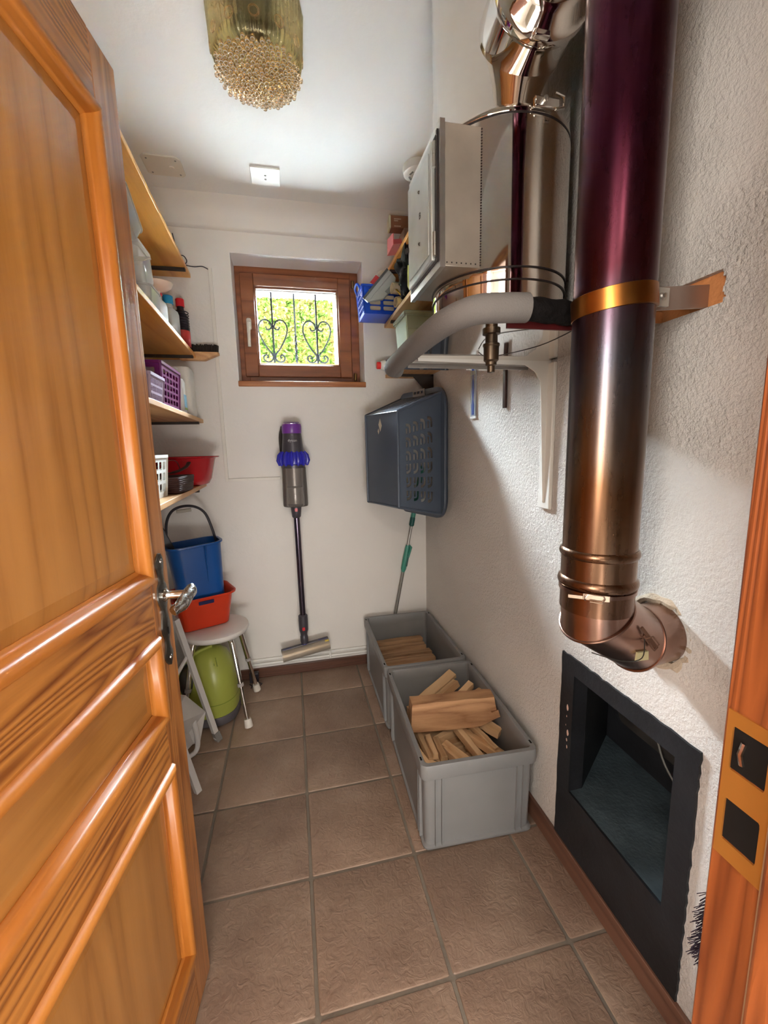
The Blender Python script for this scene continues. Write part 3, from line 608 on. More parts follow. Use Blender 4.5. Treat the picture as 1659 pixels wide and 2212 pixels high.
bd = obj('box_door', MB().box((BX0-0.016-CX, BYa+0.030-CY, Z(BZ0)+0.022), (BX0-0.002-CX, BYb-0.012-CY, Z(BZ1)-0.022)), plain('brushed_door_steel', (0.60, 0.63, 0.61), 0.42, metal=0.75, var=0.12), bo, bevel=0.003)
obj('raised_panel', MB().box((BX0-0.0185-CX, BYa+0.045-CY, Z(BZ0)+0.040), (BX0-0.016-CX, BYb-0.030-CY, Z(BZ1)-0.040)), MATS['brushed_door_steel'], bo, bevel=0.001)
for z in (Z(BZ0)+0.055, Z(BZ1)-0.055):
    obj('box_hinge', MB().lathe([(0.0055, z-0.026), (0.0055, z-0.0005), (0.004, z), (0.0055, z+0.0005), (0.0055, z+0.026)], 14, T(BX0-0.010-CX, BYa+0.022-CY, 0)), M_steel, bo)
for y, z in ((BYa+0.115, BZ0+0.095), (BYa+0.115, BZ1-0.085)): obj('rivet', MB().sphere((BX0-0.0185-CX, y-CY, Z(z)), 0.004, 10, 6), M_iron, bo)
obj('latch', MB().cbox((BX0-0.020-CX, BYb-0.014-CY, Z(BZ0)+0.125), (0.008, 0.014, 0.014)), M_blk, bo, bevel=0.002)
tm = text_mesh('B', 0.022); mm = T(BX0-0.0187-CX, BYa+0.110-CY, Z(1.895)) @ Rz(-90) @ Rx(90)
mb = MB().add(tm.v, tm.f, mm); obj('stamp', mb, M_blk, bo, smooth=0, label='small dark stamped mark')
mb = MB()
for k in range(7): mb.cbox((BX0+0.012+k*0.012-CX, BYa-0.0003-CY, Z(BZ0)+0.008), (0.0028, 0.001, 0.0028))
for k in range(50):
    a = math.atan2(BYa-CY, BX1-0.012-CX)+0.045; mb.cbox((CR*math.cos(a), CR*math.sin(a), Z(BZ0)+0.006+k*0.0059), (0.003, 0.003, 0.0024))
obj('spot_welds', mb, M_seam, bo, kind='stuff')
cl = obj('band_clamp', MB().cbox((0.02, -CR-0.008, Z(2.066)), (0.062, 0.012, 0.022)), M_chrome, ch, bevel=0.003)
obj('clamp_buckle', MB().tube([(0.038, -CR-0.016, Z(2.052)), (0.058, -CR-0.016, Z(2.058)), (0.060, -CR-0.014, Z(2.080)), (0.036, -CR-0.016, Z(2.084))], 0.0035, 8), M_chrome, cl)
obj('clamp_bolt', MB().lathe([(0.006, 0), (0.006, 0.012), (0.004, 0.013)], 10, T(0.010, -CR-0.012, Z(2.066)) @ Rx(90)), M_steel, cl)
# tee branch towards the flue pipe
tdir = Vector((-0.040, -0.30, 0)).normalized(); tz = 2.222-1.585
tmx = T(0, 0, tz) @ Matrix(((tdir.y*-1, 0, tdir.x, 0), (tdir.x, 0, tdir.y, 0), (0, 1, 0, 0), (0, 0, 0, 1)))
obj('tee_branch', MB().lathe([(0.100, 0.14), (0.100, 0.235), (0.104, 0.238), (0.106, 0.248), (0.104, 0.258), (0.094, 0.262), (0.080, 0.285), (0.068, 0.292), (0.068, 0.31)], 64, tmx), M_mirror, ch, smooth=40)
obj('branch_clamp', MB().cbox((-0.045, -0.262, tz-0.098), (0.034, 0.012, 0.012)), M_chrome, ch, bevel=0.002)

# flue pipe (heat tinted) with strap and elbow
FX, FYp, FR = 0.567, 0.672, 0.0650
fp = thing('flue_pipe', 'purple and copper heat-tinted stove flue pipe with elbow into the right wall', 'flue pipe', (0, 0, 0))
prof = [(FR, 1.110), (FR, 2.075)]
obj('pipe', MB().lathe(prof, 72, T(FX, FYp, 0)), M_flue, fp)
pf = [(FR+0.0005, 1.000), (FR+0.0005, 1.040), (FR+0.001, 1.046), (FR+0.005, 1.050), (FR+0.0065, 1.056), (FR+0.005, 1.062), (FR+0.001, 1.066), (FR+0.001, 1.104), (FR+0.0045, 1.108), (FR+0.0055, 1.113), (FR+0.004, 1.118), (FR+0.0008, 1.121)]
obj('collar', MB().lathe(pf, 72, T(FX, FYp, 0)), M_flue, fp)
obj('clamp_ring', MB().lathe([(FR+0.001, 1.037), (FR+0.0035, 1.038), (FR+0.0035, 1.045), (FR+0.001, 1.046)], 72, T(FX, FYp, 0)), M_elbow, fp)
# mitred elbow: three joined segments
c0 = Vector((FX, FYp, 1.002)); c1 = Vector((FX+0.002, FYp, 0.985)); c2 = Vector((0.690, FYp+0.032, 0.906)); c3 = Vector((0.790, FYp+0.052, 0.900))
def seg_mb(a, b, r, na, nb, seg=64):
    d = (b-a).normalized(); u = d.cross(Vector((0, 1, 0))).normalized(); v = d.cross(u); vs = []
    for P_, nn in ((a, na), (b, nb)):
        for k in range(seg):
            q = u*math.cos(2*PI*k/seg)*r+v*math.sin(2*PI*k/seg)*r
            t_ = -(q.dot(nn))/(d.dot(nn)); vs.append(P_+q+d*t_)
    return MB().add(vs, [(k, (k+1) % seg, (k+1) % seg+seg, k+seg) for k in range(seg)])
d01 = (c1-c0).normalized(); d12 = (c2-c1).normalized(); d23 = (c3-c2).normalized()
n1 = (d01+d12).normalized(); n2 = (d12+d23).normalized(); zz = Vector((0, 0, -1))
obj('elbow_segment', seg_mb(Vector((FX, FYp, 1.040)), c1, FR-0.001, zz, n1), M_elbow, fp)
obj('elbow_segment', seg_mb(c1, c2, FR+0.001, n1, n2), M_elbow, fp)
obj('elbow_segment', seg_mb(c2, c3, FR-0.001, n2, d23), M_elbow, fp)
def ring_at(c, nn, d, r, rr_, name, mat, parent):
    u = nn.cross(Vector((0, 1, 0))).normalized(); v = nn.cross(u); pts = []
    for k in range(49):
        q = (u*math.cos(2*PI*k/48)+v*math.sin(2*PI*k/48))
        # keep on the pipe surface: scale so that the distance from the axis stays r
        ax = q-d*q.dot(d); q = q*(r/ax.length); pts.append(c+q)
    return obj(name, MB().tube(pts, rr_, 8, caps=False), mat, parent)
ring_at(c1, n1, d12, FR+0.001, 0.0030, 'seam_bead', M_elbow, fp); ring_at(c2, n2, d12, FR+0.001, 0.0030, 'seam_bead', M_elbow, fp)
cc = Vector((XR-0.004, c2.y+(c3.y-c2.y)*0.88, 0.9005)); vs = []
mb = MB(); u = d23.cross(Vector((0, 0, 1))).normalized(); v = d23.cross(u); rnd = random.Random(9)
pts_ = [cc+(u*math.cos(2*PI*k/40)+v*math.sin(2*PI*k/40))*(FR+0.008+rnd.uniform(-.003, .004)) for k in range(41)]; pts_[-1] = pts_[0]
mb.tube(pts_, [0.010+rnd.uniform(-.003, .003) for _ in range(41)], 6, caps=False)
obj('mortar_collar', mb, plain('beige_mortar', (0.55, 0.44, 0.33), 0.95, var=0.2, bmp=0.004, bscale=120), fp, label='rough mortar ring at the wall')
# clips on the elbow and the collar
def clip(base, m, parent, mat=None):
    o = obj('clip', MB().box((-0.022, -0.004, -0.006), (0.022, 0.0, 0.006), m), mat or M_iron, parent, bevel=0.001)
    obj('clip_wire', MB().tube([m @ Vector(p) for p in ((-0.018, -0.006, -0.006), (-0.018, -0.011, 0.0), (-0.014, -0.010, 0.007), (0.010, -0.010, 0.007), (0.014, -0.006, 0.0), (0.010, -0.010, -0.007), (-0.010, -0.010, -0.006))], 0.0012, 6), mat or M_iron, o)
    obj('clip_tab', MB().box((-0.046, -0.010, -0.003), (-0.022, -0.007, 0.003), m), mat or M_iron, o)
    return o
clip(None, T(FX-0.045, FYp-0.054, 1.043) @ Rz(-38), fp, plain('clip_steel', (0.55, 0.42, 0.33), 0.25, metal=1))
mid = c1*0.38+c2*0.62
clip(None, T(mid.x+0.006, mid.y-FR-0.004, mid.z+0.004) @ Ry(50) , fp, plain('rusty_clip', (0.16, 0.08, 0.05), 0.5, metal=0.6))
obj('sealing_tape', MB().cbox((mid.x-0.006, mid.y-FR-0.0002, mid.z-0.026), (0.026, 0.004, 0.018), ).jitter(0.003, 60), plain('yellowed_tape', (0.50, 0.44, 0.24), 0.7), fp, label='scrap of yellowed sealing tape')
obj('wire', MB().tube(smoothpath([(FX-0.045, FYp-0.05, 0.935), (FX, FYp-FR-0.008, 0.924), (FX+0.04, FYp-FR-0.012, 0.926), (mid.x-0.01, mid.y-FR-0.008, mid.z+0.012)], 5), 0.0010, 6), M_iron, fp)
obj('top_elbow', MB().tube(smoothpath([(FX, FYp, 2.07), (FX, FYp+0.004, 2.12), (FX-0.003, FYp+0.03, 2.185), (FX-0.008, FYp+0.09, 2.218), (FX-0.02, FYp+0.19, 2.222)], 8), FR, 48), M_flue, fp)
# strap with ear into the wall pocket
st = obj('strap', MB().lathe([(FR+0.0008, -0.0175), (FR+0.0030, -0.0165), (FR+0.0030, 0.0165), (FR+0.0008, 0.0175)], 72, T(FX, FYp, 1.556) @ Ry(-6)), M_band, fp, label='orange-tinted metal strap')
obj('strap_arm', MB().add([(FX+FR-0.006, FYp-0.012, 1.545), (XR+0.012, 0.688, 1.566), (XR+0.012, 0.688, 1.608), (FX+FR-0.006, FYp-0.012, 1.584), (FX+FR-0.006, FYp-0.009, 1.545), (XR+0.012, 0.691, 1.566), (XR+0.012, 0.691, 1.608), (FX+FR-0.006, FYp-0.009, 1.584)], [(0, 1, 2, 3), (7, 6, 5, 4), (0, 4, 5, 1), (3, 2, 6, 7), (0, 3, 7, 4), (1, 5, 6, 2)]), plain('strap_steel', (0.42, 0.34, 0.30), 0.4, metal=0.8), fp, bevel=0.0008)
obj('strap_nut_plate', MB().box((FX+FR+0.004, FYp-0.0165, 1.553), (FX+FR+0.036, FYp-0.010, 1.584)), plain('zinc_plate', (0.62, 0.60, 0.55), 0.35, metal=0.6), fp, bevel=0.001)
obj('strap_bolt', MB().lathe([(0.0065, 0), (0.0065, 0.003), (0.004, 0.005), (0.004, 0.008), (0.001, 0.009)], 14, T(FX+FR+0.020, FYp-0.0165, 1.569) @ Rx(90)), M_steel, fp)

# support platform under the chimney
sp_ = thing('chimney_support', 'foam-edged mirror steel support plate on a wall bracket, under the chimney', 'chimney support', (0.54, 1.04, 1.560))
O = Vector((0.54, 1.04, 1.560)); L_ = lambda p: Vector(p)-O
obj('plate', MB().box(L_((0.325, 0.775, 1.560)), L_((XR, 1.33, 1.584))), M_mirror, sp_, bevel=0.001)
foam = smoothpath([L_(p) for p in ((0.345, 1.330, 1.560), (0.322, 1.300, 1.560), (0.315, 1.15, 1.560), (0.313, 0.95, 1.562), (0.322, 0.835, 1.565), (0.352, 0.775, 1.569), (0.400, 0.758, 1.570), (0.448, 0.753, 1.571))], 7)
obj('foam_edge', MB().tube(foam, 0.0262, 20), M_foam, sp_, label='grey foam pipe lagging round the plate edge')
bf = [L_(p) for p in ((0.440, 0.754, 1.571), (0.48, 0.758, 1.570), (0.54, 0.764, 1.569), (0.60, 0.768, 1.568), (0.66, 0.768, 1.568))]
obj('foam_edge', MB().tube(smoothpath(bf, 6), 0.0215, 16).jitter(0.004, 40), M_bfoam, sp_, label='ragged black foam at the plate edge')
obj('red_reflection', MB().box(L_((0.42, 0.774, 1.540)), L_((0.72, 0.779, 1.560))), plain('red_reflection_tint', (0.06, 0.003, 0.004), 0.5), sp_)  # dark red bar paints a reflection seen in the plate's mirrored underside
mb = MB(); tri = [(XR-0.002, 1.115), (XR-0.002, 1.575), (0.36, 1.575), (0.36, 1.553), (0.690, 1.548), (0.722, 1.53), (XR-0.036, 1.50), (XR-0.022, 1.25), (XR-0.016, 1.14)]
mb2 = MB().add([(x-O.x, 1.158-O.y, z-O.z) for x, z in tri]+[(x-O.x, 1.162-O.y, z-O.z) for x, z in tri], [tuple(range(9)), tuple(range(17, 8, -1))]+[(i, (i+1) % 9, (i+1) % 9+9, i+9) for i in range(9)])
obj('bracket_web', mb2, M_trunk, sp_, smooth=0, label='white painted bracket web')
obj('bracket_arm', MB().box(L_((0.34, 1.162, 1.548)), L_((0.73, 1.195, 1.558))).box(L_((0.34, 1.192, 1.540)), L_((0.72, 1.195, 1.558))), M_galv, sp_, bevel=0.001)
obj('bracket_leg', MB().box(L_((XR-0.012, 1.130, 1.115)), L_((XR, 1.190, 1.555))), M_trunk, sp_, bevel=0.003)
dr = obj('drain_fitting', MB().lathe([(0.004, -0.086), (0.008, -0.085), (0.008, -0.072), (0.012, -0.070), (0.012, -0.064), (0.016, -0.060), (0.0165, -0.032), (0.018, -0.030), (0.018, -0.026), (0.013, -0.024), (0.013, -0.008), (0.019, -0.006), (0.019, 0.0)], 24, T(*L_((0.438, 0.875, 1.560)))), plain('tarnished_brass', (0.11, 0.08, 0.055), 0.35, metal=0.9, var=0.3), sp_)
obj('support_wire', MB().tube(smoothpath([L_((0.60, 0.80, 1.556)), L_((0.57, 0.90, 1.540)), L_((0.50, 1.0, 1.535)), L_((0.49, 1.05, 1.556))], 6), 0.0012, 6), M_iron, sp_)

# hatch in the right wall (black painted surround and sooty recess)
ht = thing('cleaning_hatch', 'black painted stove recess opening low in the right wall', 'wall recess', (XR, 0.82, 0.072))
HO = Vector((XR, 0.82, 0.072)); yy0, yy1, zz0, zz1 = 0.600, 1.042, 0.073, 0.695
u0, v0 = (HY0-yy0)/(yy1-yy0), (HZ0-zz0)/(zz1-zz0); u1, v1 = (HY1-yy0)/(yy1-yy0), (HZ1-zz0)/(zz1-zz0)
rnd = random.Random(2); outp = []
def edge(p, q, n_, amp):
    for k in range(n_):
        t_ = k/n_; x = p[0]+(q[0]-p[0])*t_; y = p[1]+(q[1]-p[1])*t_; j = rnd.uniform(-amp, amp)
        outp.append((x+(j if p[0] == q[0] else 0), y+(j if p[1] == q[1] else 0)))
edge((0, 0), (1, 0), 4, 0); edge((1, 0), (1, 1), 30, 0.004); edge((1, 1), (0, 1), 30, 0.004); edge((0, 1), (0, 0), 40, 0.0045)
sur = MB().plate(outp, [[(u0, v0), (u1, v0), (u1, v1), (u0, v1)]], [(-0.003, yy0-HO.y, zz0-HO.z), (-0.003, yy1-HO.y, zz0-HO.z), (-0.003, yy1-HO.y, zz1-HO.z), (-0.003, yy0-HO.y, zz1-HO.z)], 0.006)
obj('black_surround', sur, M_black, ht, smooth=0)
ins = MB(); D = 0.30
def q4(a, b, c, d): ins.add([Vector(p)-HO for p in (a, b, c, d)], [(0, 1, 2, 3)])
Yb_, Za_ = HY1+0.20, HZ1+0.04
loopA = [(XR-0.001, HY0, HZ0), (XR-0.001, HY1, HZ0), (XR-0.001, HY1, HZ1), (XR-0.001, HY0, HZ1)]
loopB = [(xo+0.002, y, z) for _, y, z in loopA]
loopC = [(XR+D, HY0, HZ0-0.02), (XR+D, Yb_, HZ0-0.02), (XR+D, Yb_, Za_), (XR+D, HY0, Za_)]
for A_, B_ in ((loopA, loopB), (loopB, loopC)):
    for k in range(4): q4(A_[k], A_[(k+1) % 4], B_[(k+1) % 4], B_[k])
q4(*loopC)
obj('recess_lining', ins, M_black, ht, smooth=0)
obj('recess_floor', MB().add([Vector(p)-HO for p in ((XR, HY0, HZ0+.001), (XR, HY1, HZ0+.001), (xo+.002, HY1, HZ0+.001), (xo+.002, HY0, HZ0+.001), (XR+D, Yb_, HZ0-0.012), (XR+D, HY0, HZ0-0.012))], [(0, 1, 2, 3), (3, 2, 4, 5)]), plain('daylit_dust_floor', (0.055, 0.080, 0.095), 0.8, var=0.35, bmp=0.002), ht, smooth=0, label='dusty recess floor with bluish daylight painted into its grey')  # dust colour also carries the bluish daylight that falls in here
dp = obj('stove_plate', MB().loft([(0.11, 0.14, 0, 0.03), (0.11, 0.14, 0.012, 0.03), (0.10, 0.13, 0.016, 0.03)], T(D-0.005, 0.16, 0.40) @ Ry(-90)), plain('sooty_iron', (0.13, 0.12, 0.11), 0.35, metal=0.7, var=0.3), ht)
obj('round_port', MB().lathe([(0.032, 0), (0.032, 0.012), (0.024, 0.014), (0.022, 0.004), (0.001, 0.004)], 24, T(D-0.02, 0.045, 0.34) @ Ry(-90)), MATS['sooty_iron'], dp)
obj('cable', MB().tube(smoothpath([(D-0.04, 0.20, 0.52), (D-0.05, 0.17, 0.42), (D-0.03, 0.14, 0.36), (D-0.05, 0.08, 0.30), (D-0.03, 0.02, 0.22)], 5), 0.003, 6), plain('grey_cable', (0.22, 0.22, 0.20), 0.5), ht)
obj('pipe_stub', MB().tube([(D, 0.25, 0.50), (D-0.10, 0.24, 0.50), (D-0.12, 0.24, 0.47)], 0.014, 12), MATS['sooty_iron'], ht)
fk = MB()
for y, z, s_ in ((1.006, 0.530, 0.010), (1.008, 0.500, 0.004), (1.000, 0.450, 0.010), (1.003, 0.425, 0.006), (1.001, 0.402, 0.006), (1.010, 0.47, 0.003)):
    pp = [(-0.0065, y-HO.y+s_*0.5*math.cos(a)*random.uniform(.7, 1.1), z-HO.z+s_*math.sin(a)*random.uniform(.7, 1.2)) for a in [i*PI/4 for i in range(8)]]
    fk.add(pp, [tuple(range(8))])
obj('paint_chips', fk, plain('bare_plaster_pink', (0.72, 0.52, 0.42), 0.9), ht, smooth=0, kind='stuff', label='small flaked spots of bare plaster')

# hand brush behind the lining
hb_ = thing('hand_brush', 'dark-bristled brush hanging beside the door lining', 'brush', (0.50, 0.372, 0.62), rot=(0, 0, 0))
obj('stock', MB().loft([(0.012, 0.02, -0.09, 0.01), (0.014, 0.022, -0.08, 0.01), (0.014, 0.022, 0.10, 0.01), (0.010, 0.014, 0.16, 0.01), (0.010, 0.012, 0.26, 0.01)], T(0.05, 0.0, 0.05)), M_blk, hb_)
mb = MB(); rnd = random.Random(1)
for k in range(260):
    z = rnd.uniform(-0.03, 0.085); y = rnd.uniform(-.012, .012); ln = 0.027+0.010*math.sin((z+0.03)/0.115*PI)+rnd.uniform(-.005, .003)
    mb.tube([(0.046, y, z), (0.046-ln, y+rnd.uniform(-.008, .008), z-0.008+rnd.uniform(-.006, .006))], 0.0005, 3)
obj('bristles', mb, plain('dark_bristle', (0.035, 0.022, 0.028), 1.0, spec=0.0), hb_, kind='stuff')
obj('wall_hook', MB().tube([(0.05, 0.0, 0.30), (0.05, 0.0, 0.325), (0.05, -0.122, 0.325)], 0.002, 6), M_chrome, hb_)


# ------------------------------------------------------------------ wall services on the back wall
tk = thing('cable_trunking', 'thin wall-coloured cable trunking running down and across the back wall', 'trunking', (-0.339, YB, 1.153))
obj('vertical_run', MB().box((-0.011, -0.014, 0.0), (0.005, 0.0, 1.068)), M_trunk, tk, bevel=0.001)
obj('horizontal_run', MB().box((0.005, -0.014, 0.0), (0.275, 0.0, 0.015)), M_trunk, tk, bevel=0.001)
cab = obj('black_cable', MB().tube(smoothpath([(-0.500, 2.368, 2.365), (-0.490, 2.366, 2.31), (-0.478, 2.364, 2.272), (-0.455, 2.362, 2.262), (-0.444, 2.360, 2.240), (-0.456, 2.360, 2.226), (-0.478, 2.362, 2.235), (-0.455, 2.358, 2.222), (-0.415, 2.362, 2.217), (-0.375, 2.366, 2.222), (-0.342, 2.370, 2.208)], 7), 0.0024, 8), plain('dark_cable', (0.05, 0.05, 0.07), 0.5), label='thin dark cable looping out above the trunking on the back wall', cat='cable')
hp = thing('heating_pipes', 'pair of white pipes running above the skirting on the back wall', 'pipes', (0.0, YB-0.0088, 0.08))
for z, y in ((0.108, 0.0), (0.082, 0.0)):
    obj('pipe', MB().tube([(-0.30, y, z-0.08), (XR, y, z-0.08)], 0.0085, 14), M_white, hp)
for x in (0.165, 0.60): obj('pipe_clip', MB().cbox((x, -0.003, 0.015), (0.012, 0.022, 0.048)), M_white, hp, bevel=0.003)

# ------------------------------------------------------------------ shelves
def fx(y): return -0.402-0.034*(y-1.38)      # front edge of the left shelves
lsz = (2.170, 1.778, 1.463, 1.139)
llab = ('topmost orange varnished shelf board on the left wall, just under the ceiling', 'second shelf board from the top on the left, carrying bottles and clear boxes',
        'third shelf board from the top on the left, carrying the purple basket', 'lowest shelf board on the left, carrying the red basin')
lsh = []
for i, z in enumerate(lsz):
    t = thing('wall_shelf', llab[i], 'shelf', (XL, 1.80, z), group='board shelves on the left wall')
    y0_, y1_ = (0.95, YB-0.002) if i < 3 else (0.95, 2.30)
    b = MB().prism([(0, y0_-1.8), (fx(y0_)-XL, y0_-1.8), (fx(y1_)-XL, y1_-1.8), (0, y1_-1.8)], 0, 0.019)
    obj('board', b, M_shelf_v if i < 2 else M_shelf_p, t, bevel=0.002)
    for y in ((2.262, 1.25) if i < 3 else (2.10, 1.25)):
        obj('bracket', MB().box((0.0, y-1.8-0.010, -0.012), (fx(y)-XL-0.004, y-1.8+0.010, 0)).box((0.0, y-1.8-0.010, -0.20), (0.006, y-1.8+0.010, 0)), M_blk, t, bevel=0.001)
RF = 0.545
rlab = ('topmost shelf board on the right wall behind the steel chimney, holding a small box', 'middle shelf board on the right wall, holding the blue basket', 'lowest shelf board on the right wall, just above the laundry basket')
for i, z in enumerate((2.212, 1.968, 1.700)):
    t = thing('wall_shelf', rlab[i], 'shelf', (XR, 1.90, z), group='board shelves on the right wall')
    obj('board', MB().box((RF-XR, 1.45-1.9, 0), (-0.001, YB-1.9-0.002, 0.019)), M_shelf_v if i < 1 else M_shelf_p, t, bevel=0.002)
    obj('bracket', MB().box((RF-XR+0.003, 2.225-1.9, -0.012), (-0.001, 2.245-1.9, 0)), M_blk, t, bevel=0.001)
    obj('bracket', MB().add([(-0.001, y, zz) for y in (0.325, 0.345) for zz in (0, -0.16)]+[(-0.03, y, zz) for y in (0.325, 0.345) for zz in (-0.012, -0.10)]+[(-0.11, y, -0.012) for y in (0.325, 0.345)],
        [(0, 1, 5, 4), (2, 3, 7, 6), (4, 5, 8), (6, 7, 9), (1, 3, 7, 5), (5, 7, 9, 8), (0, 2, 9, 8)]), M_blk, t, smooth=0)

# ------------------------------------------------------------------ items on the left shelves
Z2, Z3, Z4 = 1.798, 1.483, 1.159
def bottle(name, label, x, y, z, r, h, mat, capmat, capr=0.45, caph=0.03, square=False, neck=0.12, extra=None, rot=None, group=None, rz=0):
    t = thing(name, label, 'bottle', (x, y, z), group=group, rot=rot or (0, 0, math.radians(rz)))
    sh = h*(1-neck)
    if square:
        body = MB().loft([(r*0.96, r*0.62, 0, r*.4), (r, r*0.66, 0.008, r*.4), (r, r*0.66, sh*0.86, r*.4), (r*0.9, r*0.6, sh*0.94, r*.4), (r*capr, r*capr, sh, r*.4), (r*capr, r*capr, h-0.004, r*.4)])
    else:
        body = MB().lathe([(r*0.9, 0), (r, 0.006), (r, sh*0.70), (r*0.97, sh*0.80), (r*0.8, sh*0.90), (r*capr*1.1, sh), (r*capr, h-0.004)], 28)
    obj('body', body, mat, t, smooth=50)
    obj('cap', MB().lathe([(r*capr*1.25, h-0.006), (r*capr*1.25, h+caph-0.003), (r*capr*1.1, h+caph)], 24), capmat, t)
    if extra: extra(t, r, h)
    return t
P_red = plain('red_cap', (0.62, 0.02, 0.03), 0.35); P_bluecap = plain('blue_cap', (0.02, 0.32, 0.62), 0.35)
P_dark = plain('dark_bottle', (0.018, 0.015, 0.020), 0.18); P_milk = plain('milky_bottle', (0.62, 0.64, 0.60), 0.35, trans=0.15)
def dark_extra(t, r, h):
    obj('label_sleeve', MB().lathe([(r+0.0006, 0.02), (r+0.0006, 0.095)], 28, closed=False), plain('red_black_label', (0.42, 0.035, 0.03), 0.4, var=0.5), t)
    for k in range(7): obj('rib', MB().lathe([(r-0.001, 0.105+k*0.012), (r+0.0016, 0.108+k*0.012), (r-0.001, 0.111+k*0.012)], 28, closed=False), P_dark, t)
bottle('dark_bottle', 'dark bottle with red cap and red label on the second left shelf', -0.478, 2.285, Z2, 0.034, 0.212, P_dark, P_red, extra=dark_extra)
bottle('cleaner_bottle', 'milky flat bottle with blue cap beside the dark bottle', -0.502, 2.165, Z2, 0.043, 0.185, P_milk, P_bluecap, square=True, capr=0.40, rz=70)
bottle('cleaner_bottle', 'white flat bottle with red cap in front of the blue-capped one', -0.512, 2.04, Z2, 0.035, 0.180, plain('white_bottle', (0.75, 0.74, 0.70), 0.4), P_red, square=True, capr=0.42, rz=70)
cw = clearmat('frosted_clear_plastic', (0.95, 0.93, 0.88), 0.15, 0.50, (0.90, 0.88, 0.84)); ccl = clearmat('clear_plastic', (0.85, 0.86, 0.86), 0.06, 0.72, (0.95, 0.95, 0.95))
fn = thing('funnel', 'pale pink plastic scoop lying on top of the bottles on the second left shelf', 'scoop', (-0.498, 1.985, Z2+0.186))
sc_ = MB()
for k in range(9): pass
sc_.lathe([(0.004, -0.012), (0.030, -0.008), (0.045, 0.004), (0.050, 0.018), (0.046, 0.020), (0.040, 0.008), (0.024, -0.002), (0.002, -0.005)], 28, Matrix.Diagonal((1.25, 1.0, 1.1, 1)), closed=False)
obj('bowl', sc_, plain('pale_pink', (0.72, 0.55, 0.48), 0.4), fn); obj('spout', MB().tube([(0, 0, -0.010), (-0.004, 0.0, -0.055)], [0.012, 0.007], 14), plain('pale_pink', (0.72, 0.55, 0.48), 0.4), fn)
# dust brush
db = thing('dust_brush', 'wooden hand brush with black bristles pointing up, in the back corner of the left shelf', 'brush', (-0.405, 2.335, 1.797))
obj('wooden_back', MB().loft([(0.10, 0.022, 0.0, 0.01, -0.02, 0), (0.085, 0.022, -0.010, 0.01, -0.03, 0), (0.06, 0.020, -0.028, 0.01, -0.045, 0)][::-1]+[(0.10, 0.022, 0.010, 0.01, -0.02, 0)]), M_shelf_p, db)
mb = MB(); rnd = random.Random(4)
for i in range(26):
    for j in range(5):
        x = -0.108+i*0.0072; y = -0.016+j*0.008; mb.tube([(x, y, 0.010), (x+rnd.uniform(-.003, .003)+0.002*(i/13-1), y+rnd.uniform(-.003, .003), 0.046+rnd.uniform(-.003, .002))], 0.0030, 4)
obj('bristles', mb, M_blk, db, kind='stuff')
# clear boxes
def clearbox(label, x, y, z, hx_, hy_, h, m, rz=0, tilt=None, lid=True, group='clear plastic boxes on the left shelf'):
    t = thing('clear_box', label, 'plastic box', (x, y, z), group=group, rot=(math.radians(tilt[0]) if tilt else 0, math.radians(tilt[1]) if tilt else 0, math.radians(rz)))
    b = MB().loft([(hx_*0.80, hy_*0.84, 0, 0.012), (hx_*0.86, hy_*0.88, 0.006, 0.014), (hx_*0.97, hy_*0.97, h*0.93, 0.016), (hx_*1.04, hy_*1.03, h*0.93, 0.018), (hx_*1.04, hy_*1.03, h, 0.018), (hx_*0.95, hy_*0.95, h, 0.015), (hx_*0.82, hy_*0.85, 0.010, 0.012)], cap0=True, cap1=True)
    obj('body', b, m, t)
    if lid: obj('lid', MB().loft([(hx_*1.07, hy_*1.06, h-0.008, 0.018), (hx_*1.07, hy_*1.06, h+0.004, 0.018), (hx_*0.95, hy_*0.95, h+0.006, 0.015)]), m, t)
    return t
clearbox('tall frosted clear box standing on end beside the pink scoop', -0.545, 1.83, Z2, 0.055, 0.075, 0.270, cw)
clearbox('frosted clear box half hidden by the door edge, below the tilted tub', -0.60, 1.62, Z2, 0.05, 0.085, 0.235, plain('frosty_white', (0.85, 0.85, 0.82), 0.35))
clearbox('small clear punnet in front of the tall frosted box', -0.475, 1.70, Z2, 0.045, 0.062, 0.085, ccl, lid=False)
clearbox('upturned clear punnet stacked tilted on the small one', -0.478, 1.695, Z2+0.090, 0.042, 0.060, 0.085, ccl, tilt=(28, 0), lid=False)
clearbox('clear tub lying tilted on top, highest on the second left shelf', -0.515, 1.63, Z2+0.275, 0.055, 0.085, 0.060, ccl, tilt=(-32, 0), lid=False)
